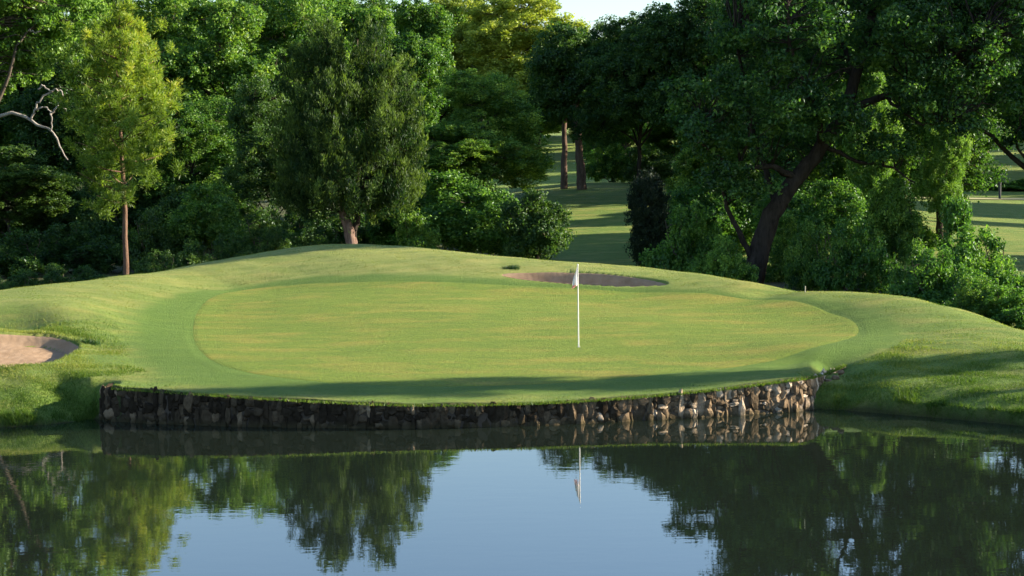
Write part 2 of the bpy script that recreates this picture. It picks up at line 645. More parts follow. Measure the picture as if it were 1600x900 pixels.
# ------------------------------------------------------------------ ground sheets
ucols = np.unique(np.concatenate([np.linspace(-1.6, -.34, 40), np.arange(-.34, .34, .0012), np.linspace(.34, 1.6, 40)]))
srow = np.concatenate([np.arange(0, 31, .11), 31 * np.geomspace(1.01, 60, 130)])
U, S = np.meshgrid(ucols, srow)
D = shore_d(U) + S
X, Y = U * D, D
Z = full_h(X.ravel(), Y.ravel()).reshape(X.shape)
nr, nc = X.shape
V = np.stack([X, Y, Z], -1).reshape(-1, 3)
# skirt under the front edge
SK = np.stack([X[0], Y[0] + .02, np.full(nc, -1.2)], -1)
V = np.vstack([V, SK])
i = np.arange(nr - 1)[:, None] * nc
j = np.arange(nc - 1)[None]
F = np.stack([i + j, i + j + 1, i + nc + j + 1, i + nc + j], -1).reshape(-1, 4)
k = np.arange(nc - 1)
F2 = np.stack([nr * nc + k, nr * nc + k + 1, k + 1, k], -1)
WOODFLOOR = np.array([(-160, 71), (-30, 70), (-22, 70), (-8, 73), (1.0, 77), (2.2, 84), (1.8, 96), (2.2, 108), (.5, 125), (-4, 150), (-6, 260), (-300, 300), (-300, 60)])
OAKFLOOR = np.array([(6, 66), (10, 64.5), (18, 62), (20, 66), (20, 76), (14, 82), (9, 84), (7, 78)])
lit = np.zeros(len(V))
mown = np.zeros(len(V))
mm = (V[:, 1] < 66) & (np.abs(V[:, 0]) < 16) & (V[:, 1] > 36)
mx_, my_ = V[mm, 0], V[mm, 1]
mown[mm] = sst(.35, -.35, poly_sd(mx_, my_, COLLAR) + .10 * np.sin(mx_ * 3.1) * np.sin(my_ * 2.7 + mx_))
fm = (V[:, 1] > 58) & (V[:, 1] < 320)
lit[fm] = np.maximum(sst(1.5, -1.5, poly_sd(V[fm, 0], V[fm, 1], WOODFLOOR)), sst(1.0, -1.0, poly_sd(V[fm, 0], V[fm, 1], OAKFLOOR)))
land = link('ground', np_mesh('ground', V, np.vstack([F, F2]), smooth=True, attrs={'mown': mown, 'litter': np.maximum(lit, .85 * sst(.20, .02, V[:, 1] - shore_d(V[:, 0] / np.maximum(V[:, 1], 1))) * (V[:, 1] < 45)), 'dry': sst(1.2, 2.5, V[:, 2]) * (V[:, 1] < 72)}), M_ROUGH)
tag(land, kind='structure')

# pond bed and the near bank under the camera, one big sheet
bx = np.array([-3000, -400, -60, -20, -8, 0, 8, 20, 60, 400, 3000.])
by = np.array([-3000, -300, -20, 0, 5, 8, 11, 14, 60, 400, 3000.])
bz = np.array([4.2, 4.0, 3.95, 3.9, 3.3, 2.0, .3, -1.0, -1.3, -1.3, -1.3])
X2, Y2 = np.meshgrid(bx, by)
Z2 = np.repeat(bz[:, None], len(bx), 1)
i = np.arange(len(by) - 1)[:, None] * len(bx)
j = np.arange(len(bx) - 1)[None]
Fb = np.stack([i + j, i + j + 1, i + len(bx) + j + 1, i + len(bx) + j], -1).reshape(-1, 4)
tag(link('pond_bed', np_mesh('pond_bed', np.stack([X2, Y2, Z2], -1).reshape(-1, 3), Fb, True), M_SOIL), kind='structure')


def star_sheet(name, outer, inner, rings, mat, off):
    """sheet between the inner curve (or its centre) and the outer one, draped on the ground"""
    n = len(outer)
    if inner is None: inner = np.repeat(outer.mean(0)[None], n, 0)
    t = np.linspace(0, 1, rings)[:, None, None]
    P = inner[None] * (1 - t) + outer[None] * t
    x, y = P[..., 0].ravel(), P[..., 1].ravel()
    z = full_h(x, y) + off
    z.reshape(rings, n)[-1] -= off - .001     # the rim meets the turf round it
    i = np.arange(rings - 1)[:, None] * n
    j = np.arange(n)[None]
    j2 = (j + 1) % n
    F = np.stack([i + j, i + n + j, i + n + j2, i + j2], -1).reshape(-1, 4)
    me = np_mesh(name, np.stack([x, y, z], -1), F, True)
    import bmesh
    bm = bmesh.new()
    bm.from_mesh(me)
    bmesh.ops.recalc_face_normals(bm, faces=bm.faces)
    if sum(f.normal.z for f in bm.faces) < 0: bmesh.ops.reverse_faces(bm, faces=bm.faces)
    bm.to_mesh(me)
    bm.free()
    return tag(link(name, me, mat), kind='structure')


star_sheet('putting_green', GREEN, None, 110, M_GREEN, .012)


def shrink(poly, f=.985):
    c = poly.mean(0)
    return c + (poly - c) * f


star_sheet('sand_bunker', shrink(BUNK_L), None, 40, M_SAND, .012)
star_sheet('sand_bunker', shrink(BUNK_R), None, 40, M_SAND, .012)

# sunlit grass on the far right slope, its light painted as a pale strip
def strip(name, pts, width, mat):
    P = smooth_path([(a, b, 0) for a, b in pts], 60)[:, :2]
    T = nrm(np.gradient(P, axis=0))
    Nn = np.stack([-T[:, 1], T[:, 0]], -1)
    rows = []
    for k in np.linspace(-.5, .5, 8): rows.append(P + Nn * k * width)
    Q = np.array(rows)
    x, y = Q[..., 0].ravel(), Q[..., 1].ravel()
    z = full_h(x, y) + .05
    i = np.arange(7)[:, None] * 60
    j = np.arange(59)[None]
    F = np.stack([i + j, i + j + 1, i + 60 + j + 1, i + 60 + j], -1).reshape(-1, 4)
    return tag(link(name, np_mesh(name, np.stack([x, y, z], -1), F, True), mat), kind='structure')


M_SUNLIT = simple('pale_sunlit_turf', (.36, .32, .12), .9)
strip('ground_line', [(30, 149), (40, 149), (50, 150), (60, 151)], 5, M_SUNLIT)  # pale band of grass, sunlight put into its colour

# ------------------------------------------------------------------ water
def water_mat():
    m, nt = new_mat('pond_water')
    N = NT(nt)
    a = N.noise(1.1, 3, .5, N.coords((1, 2.2, 1)))
    b = N.noise(5.0, 2, .5, N.coords((1, 1.8, 1)))
    s = N.n('ShaderNodeMath', operation='MULTIPLY_ADD')
    s.inputs[1].default_value = .22
    N.l(b, s.inputs[0])
    N.l(a, s.inputs[2])
    p = N.n('ShaderNodeBsdfPrincipled')
    p.inputs['Base Color'].default_value = (.012, .017, .011, 1)
    p.inputs['Roughness'].default_value = .012
    p.inputs['IOR'].default_value = 2.6
    N.l(N.bump(s.outputs[0], .035, .03), p.inputs['Normal'])
    N.out(p.outputs[0])
    return m


wx = np.array([-400, 400.])
wy = np.array([9, 46.])
wv = np.array([(-400, 9, 0), (400, 9, 0), (400, 48, 0), (-400, 48, 0)])
tag(link('water', np_mesh('water', wv, np.array([[0, 1, 2, 3]])), water_mat()), kind='structure')

# ------------------------------------------------------------------ stone retaining wall
def stone_mat():
    m, nt = new_mat('rubble_stone')
    N = NT(nt)
    a = N.n('ShaderNodeAttribute', attribute_name='tint')
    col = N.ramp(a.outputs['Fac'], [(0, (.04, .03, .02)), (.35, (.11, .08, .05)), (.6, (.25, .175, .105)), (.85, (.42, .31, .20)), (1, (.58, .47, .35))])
    f = N.noise(9, 6, .7, N.coords())
    col = N.mix(1.0, col, N.ramp(f, [(.3, (.5, .48, .45)), (.6, (1.05, 1.05, 1.05))]), 'MULTIPLY')
    # damp dark stain and algae near the water line
    g = N.n('ShaderNodeNewGeometry')
    sx = N.n('ShaderNodeSeparateXYZ')
    N.l(g.outputs['Position'], sx.inputs[0])
    wet = N.mapr(sx.outputs['Z'], .03, .16, .7, 0)
    col = N.mix(wet, col, (.06, .05, .025))
    d = N.n('ShaderNodeBsdfDiffuse')
    N.l(col, d.inputs[0])
    N.l(N.bump(f, .8, .04), d.inputs['Normal'])
    N.out(d.outputs[0])
    return m


def build_wall():
    ground_line = [(u * d, d) for u, d, z in WT]
    tops = [z for u, d, z in WT]
    # left return into the bank, right tail running back up the bank
    e = WT[0]
    pre = [(e[0] * e[1] - .10, e[1] + 1.6), (e[0] * e[1] - .08, e[1] + .5)]
    q1, q2 = at_d(1288, 588, 41.1), at_d(1316, 578, 41.9)
    ground_line = pre + ground_line + [(q1[0], q1[1]), (q2[0], q2[1])]
    tops = [tops[0] + .06, tops[0] + .02] + tops + [q1[2] + .10, q2[2] + .14]
    P = smooth_path([(a, b, c) for (a, b), c in zip(ground_line, tops)], 700)
    T0 = nrm(np.gradient(P[:, :2], axis=0))
    P[:, :2] += np.stack([T0[:, 1], -T0[:, 0]], -1) * .07
    seg = np.linalg.norm(np.diff(P[:, :2], axis=0), axis=1)
    L = np.r_[0, np.cumsum(seg)]
    rng = np.random.default_rng(5)
    Vs, Fs, Ts, n0 = [], [], [], 0
    import bmesh
    bm = bmesh.new()
    bmesh.ops.create_icosphere(bm, subdivisions=2, radius=1)
    ico = np.array([v.co[:] for v in bm.verts])
    icf = np.array([[v.index for v in f.verts] for f in bm.faces])
    bm.free()

    def at(s):
        x = np.interp(s, L, P[:, 0]); y = np.interp(s, L, P[:, 1]); z = np.interp(s, L, P[:, 2])
        x2 = np.interp(s + .1, L, P[:, 0]); y2 = np.interp(s + .1, L, P[:, 1])
        x1 = np.interp(s - .1, L, P[:, 0]); y1 = np.interp(s - .1, L, P[:, 1])
        t = np.array([x2 - x1, y2 - y1]); t /= np.linalg.norm(t) + 1e-9
        return x, y, z, t

    def stone(s, zc, w, h, dep):
        nonlocal n0
        x, y, zt, t = at(s)
        nn = np.array([t[1], -t[0]])           # towards the pond
        v = np.sign(ico) * np.abs(ico) ** rng.uniform(.55, .95)
        v = v * (1 + .26 * np.sin(ico @ rng.normal(0, 2.6, (3, 3)) + rng.uniform(0, 6, 3)))
        v += rng.normal(0, .07, v.shape)
        a = rng.normal(0, .45)
        v = np.stack([v[:, 0] * math.cos(a) - v[:, 2] * math.sin(a), v[:, 1], v[:, 0] * math.sin(a) + v[:, 2] * math.cos(a)], -1)
        lx, ly, lz = v[:, 0] * w / 2, v[:, 1] * dep, v[:, 2] * h / 2
        off = rng.uniform(-.03, .03)
        W3 = np.stack([x + t[0] * lx + nn[0] * (ly + off), y + t[1] * lx + nn[1] * (ly + off), zc + lz], -1)
        Vs.append(W3); Fs.append(icf + n0); n0 += len(ico)
        Ts.append(np.full(len(icf), np.clip(rng.normal(.16 + .50 * sst(-1, 6, x), .24), 0, 1)))  # tan stones likelier rightward; also paints the left side's shade into the tint
    s = 0
    while s < L[-1]:
        _, _, zt, _ = at(s)
        w = rng.uniform(.08, .26)
        z = -.14
        top = zt - .035
        while z < top - .03:
            h = min(rng.uniform(.06, .30) if rng.random() < .8 else rng.uniform(.25, .5), top - z)
            if top - (z + h) < .09: h = top - z
            nsub = 2 if (w > .2 and rng.random() < .4) else 1
            for q in range(nsub):
                stone(s + w * ((q + .5) / nsub) + rng.normal(0, .02), z + h / 2, w / nsub * rng.uniform(1.05, 1.4), h * rng.uniform(1.05, 1.35), rng.uniform(.05, .085))
            z += h
        s += w * .86
    # tumbled stones where the wall runs out into the bank at either end
    def loose(px, py, z, sz):
        nonlocal n0
        c = at_z(px, py, z)
        v = np.sign(ico) * np.abs(ico) ** .8 * (1 + .25 * np.sin(ico @ rng.normal(0, 2.6, (3, 3)) + rng.uniform(0, 6, 3))) + rng.normal(0, .05, ico.shape)
        Vs.append(c + v * np.array([sz, sz * .8, sz * .7])); Fs.append(icf + n0); n0 += len(ico)
        Ts.append(np.full(len(icf), np.clip(rng.normal(.55 if px > 800 else .1, .2), 0, 1)))  # loose stones follow the same painted shade, dark left and tan right
    for px, py, z, sz in [(1262, 634, .03, .12), (1274, 626, .14, .13), (1284, 617, .24, .12), (1294, 608, .36, .12), (1303, 600, .46, .10), (1268, 612, .30, .13), (1280, 602, .42, .12), (1258, 620, .2, .12),
                          (1292, 596, .52, .10), (1306, 590, .60, .09), (1266, 598, .50, .12), (1280, 590, .62, .10), (1314, 582, .70, .08),
                          (176, 648, .1, .11), (170, 652, .03, .10), (178, 634, .3, .10), (180, 618, .5, .10)]:
        loose(px, py, z, sz)
    # mortar backing
    pm = P[::4]
    T = nrm(np.gradient(pm[:, :2], axis=0))
    nn = np.stack([T[:, 1], -T[:, 0]], -1)
    a = pm[:, :2] + nn * .022
    Vb = np.vstack([np.c_[a, np.full(len(a), -.5)], np.c_[a, pm[:, 2] - .09]])
    k = np.arange(len(a) - 1)
    Fb = np.stack([k, k + 1, len(a) + k + 1, len(a) + k], -1)
    root = empty('stone_wall', (0, P[:, 1].mean(), 0))
    tag(root, 'curved rubble stone retaining wall holding the green above the pond', 'wall')
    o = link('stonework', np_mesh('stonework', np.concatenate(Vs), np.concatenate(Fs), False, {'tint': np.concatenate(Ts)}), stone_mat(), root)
    o2 = link('mortar', np_mesh('mortar', Vb, Fb), simple('dark_mortar', (.075, .055, .036), .9), root)
    for q in (o, o2): q.matrix_parent_inverse = root.matrix_world.inverted() if False else Matrix.Translation((0, -P[:, 1].mean(), 0))
    return P


WALLP = build_wall()

# ------------------------------------------------------------------ grass blades on rough and banks
def blades(name, pts, hgt, wid, rng, lean=.5, tint=None):
    n = len(pts)
    a = rng.uniform(0, 2 * math.pi, n)
    side = np.stack([np.cos(a), np.sin(a), np.zeros(n)], -1) * (wid * rng.uniform(.6, 1.3, n))[:, None] / 2
    up = np.stack([rng.normal(0, lean, n), rng.normal(0, lean, n), np.ones(n)], -1)
    up = nrm(up) * (hgt * rng.uniform(.5, 1.3, n))[:, None]
    V = np.stack([pts - side, pts + side, pts + up + side * .15], 1).reshape(-1, 3)
    F = np.arange(3 * n).reshape(-1, 3)
    t = np.clip(rng.normal(.5, .2, n) if tint is None else tint + rng.normal(0, .16, n), 0, 1)
    return np_mesh(name, V, F, False, {'tint': t})


def sample_rough(n, dmin_off, dmax, umin, umax, rng):
    u = rng.uniform(umin, umax, n)
    s = rng.uniform(0, 1, n)
    ds = shore_d(u)
    d = ds + dmin_off + s * (dmax - ds)
    x, y = u * d, d
    g = poly_sd(x, y, COLLAR)
    b = np.minimum(poly_sd(x, y, BUNK_L), poly_sd(x, y, BUNK_R))
    ok = (g > .15 + .3 * rng.uniform(0, 1, len(g)) ** 2) & (b > .0)
    x, y = x[ok], y[ok]
    return x, y


def build_grass():
    rng = np.random.default_rng(3)
    sets = []
    # the banks down to the water
    for (u0, u1, n) in ((-.31, -.21, 90000), (.165, .31, 110000)):
        x, y = sample_rough(n, .0, 46.5, u0, u1, rng)
        s_ = y - shore_d(x / y)
        e = x / y + .02 * np.sin(y * 2.1) + .01 * np.sin(y * 5 + x * 3)
        inner = sst(-.222, -.245, e) if u0 < 0 else sst(.176, .215, e)
        k = rng.uniform(0, 1, len(x)) < inner * sst(7.5, 1.5, s_ + .5 * np.sin(x * 1.9) + rng.normal(0, .5, len(x)))
        x, y = x[k], y[k]
        sets.append((x, y, .055, .014))
    # lush uncut grass on the face above the left bunker
    u = rng.uniform(-.31, -.225, 22000)
    y = rng.normal(46.2, .6, 22000)
    x = u * y
    k = (poly_sd(x, y, BUNK_L) > .05) & (poly_sd(x, y, COLLAR) > .4) & (rng.uniform(0, 1, 22000) < sst(-.226, -.262, u + .012 * np.sin(y * 3)))
    sets.append((x[k], y[k], .075, .015))
    # mounds up to the crest
    x, y = sample_rough(170000, .0, 68, -.31, .31, rng)
    sets.append((x, y, .032, .018))
    for (u0, u1) in ((-.31, -.238), (.182, .31)):
        cu = rng.uniform(u0, u1, 60)
        k = rng.integers(0, 60, 3500)
        u = cu[k] + rng.normal(0, .0013, 3500)
        y = shore_d(u) + np.abs(rng.normal(.12, .10, 3500)) + .15 * (k % 3 == 0)
        sets.append((u * y, y, .15, .014))
    P, H, Wd = [], [], []
    for x, y, h, w in sets:
        z = full_h(x, y)
        clump = .5 + .5 * np.sin(x * 3.1 + 2 * np.sin(y * 2.2)) * np.sin(y * 3.7 + x)
        keep = (z > -.03) & (rng.uniform(0, 1, len(x)) < .35 + .65 * clump)
        P.append(np.stack([x, y, z - .005], -1)[keep])
        H.append((h * (.55 + .9 * clump))[keep])
        Wd.append(np.full(keep.sum(), w))
    P, H, Wd = np.concatenate(P), np.concatenate(H), np.concatenate(Wd)
    tint = .5 + .2 * np.sin(P[:, 0] * .9 + np.sin(P[:, 1] * .7) * 2) + .16 * (P[:, 2] - 1.3) + .10 * np.sin(P[:, 0] * 2.3 + P[:, 1] * 1.1) * np.sin(P[:, 1] * 2.9)
    o = link('rough_grass', blades('rough_grass', P, H, Wd, rng, .55, tint), L_BLADE)
    tag(o, 'long rough grass on the banks and mounds around the green', 'grass', kind='stuff')
    # overhanging fringe along the wall top
    n = 9000
    k = rng.integers(112, len(WALLP) - 1, n)
    b = WALLP[k] + np.stack([rng.normal(0, .03, n), rng.normal(-.02, .07, n), np.full(n, -.03)], -1)
    me = blades('edge', b, np.full(n, .075), np.full(n, .018), rng, .8, np.full(n, .35))
    o = link('edge_grass', me, L_BLADE)
    tag(o, 'fringe of grass hanging over the top of the stone wall', 'grass', kind='stuff')


build_grass()

# ------------------------------------------------------------------ foliage tools
def leaf_cloud(C, Rr, n_per, L, Wd, rng, up=.2, flat=.75, axis_mode='rand', tint0=None, fill=.45):
    """C (k,3) clump centres, Rr (k,) radii -> vertices, faces, tint"""
    k = len(C)
    idx = np.repeat(np.arange(k), n_per)
    n = len(idx)
    dr = nrm(rng.normal(0, 1, (n, 3)))
    rad = rng.uniform(0, 1, n) ** fill
    # lumpy clump outline
    lump = 1 + .45 * np.sin(dr[:, 0] * 5 + idx * 1.7) * np.sin(dr[:, 2] * 4 + idx)
    off = dr * (rad * Rr[idx] * lump)[:, None]
    off[:, 2] *= flat
    P = C[idx] + off
    if axis_mode == 'rand':
        nn = nrm(dr * .7 + rng.normal(0, .55, (n, 3)) + np.array([0, 0, up]))
        ax = nrm(np.cross(nn, rng.normal(0, 1, (n, 3))))
    elif axis_mode == 'needle':
        ax = nrm(dr * 1.0 + rng.normal(0, .35, (n, 3)) + np.array([0, 0, .35]))
        nn = nrm(np.cross(ax, rng.normal(0, 1, (n, 3))))
    else:                                        # upright sprays
        ax = nrm(dr * .6 + rng.normal(0, .3, (n, 3)) + np.array([0, 0, 1.0]))
        nn = nrm(np.cross(ax, rng.normal(0, 1, (n, 3))))
    sd = np.cross(nn, ax)
    Ls = (L * rng.uniform(.6, 1.35, n))[:, None]
    Ws = (Wd * rng.uniform(.6, 1.35, n))[:, None]
    V = np.stack([P - ax * Ls / 2, P + sd * Ws / 2 + nn * Ws * .18, P + ax * Ls / 2, P - sd * Ws / 2 + nn * Ws * .18], 1)
    F = np.arange(4 * n).reshape(-1, 4)
    ct = (rng.normal(.45, .16, k) if tint0 is None else tint0)[idx]
    t = np.clip(ct + rng.normal(0, .15, n), 0, 1)
    return V.reshape(-1, 3), F, t


def blob_clumps(blobs, rng, dens, cr, shell=.5):
    """blobs (cx,cy,cz,rx,ry,rz): clumps through the outer part of every blob"""
    C, Rr = [], []
    for (cx, cy, cz, rx, ry, rz) in blobs:
        area = 4 * math.pi * (((rx * ry) ** 1.6 + (rx * rz) ** 1.6 + (ry * rz) ** 1.6) / 3) ** (1 / 1.6)
        n = max(3, int(area * dens / (cr * cr)))
        d = nrm(rng.normal(0, 1, (n, 3)))
        f = rng.uniform(shell, 1.02, n)[:, None]
        C.append(np.array([cx, cy, cz]) + d * f * np.array([rx, ry, rz]))
        Rr.append(cr * rng.uniform(.6, 1.35, n))
    return np.concatenate(C), np.concatenate(Rr)


def twigs(T, nodes, nrad, C, rng, r0=.05, seg=4, every=1):
    for c in C[::every]:
        d = np.linalg.norm((nodes - c) * np.array([1, 1, .8]) + np.array([0, 0, 0]), axis=1) + .6 * np.maximum(0, nodes[:, 2] - c[2])
        q = nodes[np.argmin(d)]
        L = np.linalg.norm(c - q)
        m1 = q + (c - q) * .4 + rng.normal(0, .06 * L, 3) + np.array([0, 0, .06 * L])
        m2 = q + (c - q) * .75 + rng.normal(0, .05 * L, 3)
        r = min(r0 * (.5 + L * .25), r0 * 2)
        T.add([q, m1, m2, c], [r, r * .75, r * .45, r * .15], seg)


def limb(T, pts, r0, r1, n=14, rng=None, wobble=.06, seg=9):
    P = smooth_path(pts, n)
    if rng is not None: P[1:-1] += rng.normal(0, wobble, (n - 2, 3))
    rad = r0 + (r1 - r0) * np.linspace(0, 1, n) ** .8
    T.add(P, rad, seg)
    return P


def generic_tree(name, H, crown_w, bole, blobs, leafmat, barkmat, seed, cr=.62, dens=.29, n_per=84, L=.25, Wd=.165, trunk_r=.32, flat=.9, mode='rand'):
    """returns the meshes (trunk, crown) of one kind; local origin at the foot"""
    rng = np.random.default_rng(seed)
    if blobs is None:
        blobs = []
        for q in range(16):
            t = rng.uniform(.02, .98)
            z = bole + (H - bole) * (.10 + .80 * t)
            wr = crown_w / 2 * math.sin(math.pi * min(.97, .24 + .62 * t)) ** .6
            a = q * 2.4 + rng.uniform(-.6, .6)
            rr = wr * rng.uniform(.45, .72)
            br = crown_w * rng.uniform(.13, .25) * (1 - .25 * t)
            blobs.append((math.cos(a) * rr, math.sin(a) * rr, z, br, br, br * rng.uniform(.9, 1.25)))
        blobs.append((0, 0, H - crown_w * .16, crown_w * .2, crown_w * .2, crown_w * .16))
        blobs.append((0, 0, (H + bole) / 2, crown_w * .3, crown_w * .3, (H - bole) * .34))
    C, Rr = blob_clumps(blobs, rng, dens, cr)
    T = Tubes()
    top = H * .82
    ln = rng.normal(0, .5, 2)
    P = limb(T, [(0, 0, -.6), (0.05, 0, bole * .4), (ln[0] * .4, ln[1] * .4, bole), (ln[0], ln[1], (bole + top) / 2), (ln[0] * 1.3, ln[1] * 1.3, top)], trunk_r, trunk_r * .2, 18, rng, .05)
    nodes = [P[6:]]
    for b in blobs:
        zb = max(bole * .8, b[2] - abs(b[0]) * .8 - 1.0)
        s = P[np.argmin(np.abs(P[:, 2] - zb))]
        e = np.array(b[:3])
        Q = limb(T, [s, s + (e - s) * .5 + np.array([0, 0, .4]), e], trunk_r * .38, trunk_r * .1, 7, rng, .08, 6)
        nodes.append(Q[2:])
    nodes = np.concatenate(nodes)
    twigs(T, nodes, None, C, rng, .035, 3, 2)
    V, F, t = leaf_cloud(C, Rr, n_per, L, Wd, rng, flat=flat, axis_mode=mode)
    tm = T.mesh(name + '_trunk')
    tm.materials.append(barkmat)
    cm = np_mesh(name + '_crown', V, F, False, {'tint': t})
    cm.materials.append(leafmat)
    return tm, cm


def put_tree(name, meshes, loc, sc, rot, label, cat='tree', group=None, leaf=None):
    r = empty(name, loc)
    r.rotation_euler = (0, 0, rot)
    r.scale = sc if isinstance(sc, tuple) else (sc, sc, sc)
    tag(r, label, cat, group)
    link('trunk' if cat == 'tree' else 'stem', meshes[0], None, r)
    c = link('crown' if cat == 'tree' else 'foliage', meshes[1], None, r)
    if leaf:
        c.material_slots[0].link = 'OBJECT'
        c.material_slots[0].material = leaf
    return r


def place(px, d):
    """world x of a column of the view at distance d"""
    return (px - 800) / FPX * d


# kinds ----------------------------------------------------------------
K_A = generic_tree('broad_a', 20, 13, 4.0, None, L_BROAD, B_GREY, 21)
K_B = generic_tree('broad_b', 20, 11, 3.0, None, L_BROAD, B_GREY, 22, cr=.52)
K_C = generic_tree('broad_c', 20, 15, 5.0, None, L_OAK, B_OAK, 23, cr=.7)
K_Y = generic_tree('tall_yellow', 22, 14, 5.0, None, L_YELL, B_GREY, 24, cr=.6, n_per=95, dens=.34)
SHB = [(0, 0, 1.0, 1.2, 1.2, .9), (1.3, .2, .7, .9, .9, .6), (-1.3, -.1, .8, .9, .9, .7), (.5, .6, 2.0, .6, .7, .8), (-.5, -.5, 1.8, .7, .6, .7), (1.0, -.4, 1.4, .6, .6, .6), (-1.1, .5, 1.5, .6, .6, .5), (.1, -.8, 1.2, .7, .6, .7), (-.1, .1, 2.4, .4, .4, .5), (1.8, 0, .9, .4, .5, .4), (-1.8, .2, 1.0, .4, .5, .5)]
K_H = generic_tree('high_crown', 20, 15, 6.8, None, L_DARK, B_OAK, 25, cr=.6, dens=.36)
S_A = generic_tree('bush_a', 3, 3.6, .3, SHB, L_SHRUB, B_GREY, 31, cr=.27, dens=.30, n_per=70, L=.13, Wd=.085, trunk_r=.06)
SHC = [(0, 0, .9, 1.1, 1.1, .9), (.2, 0, 2.0, .9, .9, .9), (0, .1, 3.0, .6, .6, .8), (.9, 0, .8, .8, .9, .7), (-.9, .2, .9, .8, .8, .8)]
S_B = generic_tree('bush_b', 4, 3.2, .3, SHC, L_SHRUB, B_GREY, 32, cr=.32, dens=.34, n_per=110, L=.13, Wd=.085, trunk_r=.06)

S_C = generic_tree('bush_c', 5, 4.4, .4, None, L_SHRUB, B_GREY, 33, cr=.36, dens=.32, n_per=90, L=.15, Wd=.10, trunk_r=.07)


def bgt(kind, px, d, top_py, width, label, leaf=None, group=None, cat='tree', name='broadleaf_tree', rot=None, H0=20., W0=None, z=None):
    x = place(px, d)
    z0 = hz(x, d) - .1 if z is None else z
    ztop = CAMH + (HOR - top_py) / FPX * d
    if kind is S_A and (ztop - z0) / H0 > 1.3:
        kind, H0 = S_C, 4.9
    sz = (ztop - z0) / H0
    W0 = W0 or {id(K_A): 13, id(K_B): 11, id(K_C): 15, id(K_Y): 14, id(K_H): 15, id(S_A): 4.2, id(S_C): 4.4, id(S_B): 3.4}[id(kind)]
    sw = width / FPX * d / W0
    return put_tree(name, kind, (x, d, z0), (sw, sw, sz), random.uniform(0, 6.28) if rot is None else rot, label, cat, group, leaf)


# ------------------------------------------------------------------ hero: pine at the left
def build_pine():
    rng = np.random.default_rng(41)
    d = 80
    x0 = place(197, d)
    z0 = hz(x0, d) - .15
    root = empty('pine_tree', (x0, d, z0))
    tag(root, 'young pine with a slim bare trunk and yellow green crown at the left', 'tree')
    top = at_d(186, 25, d) - np.array([x0, d, z0])
    H = top[2]
    T = Tubes()
    P = limb(T, [(0, 0, -.3), (-.02, 0, H * .3), (-.10, 0, H * .6), (top[0] * .7, 0, H * .8), (top[0], 0, H)], .145, .03, 26, rng, .015, 10)
    C, Rr = [], []
    Bt = Tubes()
    # profile: height fraction -> half width in metres (from the tree's outline)
    prof_z = np.array([.24, .35, .45, .52, .62, .72, .82, .92, 1.0]) * H
    prof_r = np.array([1.5, 2.1, 1.9, 2.3, 2.7, 2.7, 2.25, 1.4, .4])
    zs = []
    z = H * .31
    while z < H * .99:
        nb = 5 if z > H * .5 else 4
        a0 = rng.uniform(0, 6.28)
        for q in range(nb):
            a = a0 + q * 6.283 / nb + rng.normal(0, .25)
            r = np.interp(z, prof_z, prof_r) * rng.uniform(.6, 1.08)
            if z < H * .55 and rng.random() < .2: continue
            base = np.array([np.interp(z, P[:, 2], P[:, 0]), 0, z])
            e = base + np.array([math.cos(a) * r, math.sin(a) * r, r * rng.uniform(.12, .5)])
            mid = base + (e - base) * .5 + np.array([0, 0, -.05 * r])
            Q = smooth_path([base, mid, e], 6)
            Bt.add(Q, np.linspace(.045, .012, 6), 5)
            nn = max(2, int(r * 3.2))
            for m in range(nn):
                f = .35 + .65 * (m + 1) / nn
                c = base + (e - base) * f + rng.normal(0, .16 + .12 * r, 3) * np.array([1, 1, 1.5])
                C.append(c)
                Rr.append(rng.uniform(.26, .44))
        z += rng.uniform(.36, .55)
    for q in range(12):
        C.append(np.array([top[0] * .9, 0, H * rng.uniform(.93, 1.0)]) + rng.normal(0, .2, 3)); Rr.append(.32)
    C = np.array(C); Rr = np.array(Rr)
    tint = np.clip(.16 + .55 * (C[:, 2] / H - .4) + .12 * C[:, 0] / 3 + rng.normal(0, .12, len(C)), 0, 1)  # sunlight put into the tint: yellower towards the top and the right
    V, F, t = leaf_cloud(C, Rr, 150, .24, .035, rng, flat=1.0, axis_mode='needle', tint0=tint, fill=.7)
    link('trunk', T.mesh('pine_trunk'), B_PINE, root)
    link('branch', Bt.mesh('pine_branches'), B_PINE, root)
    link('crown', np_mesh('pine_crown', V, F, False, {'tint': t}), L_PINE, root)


build_pine()


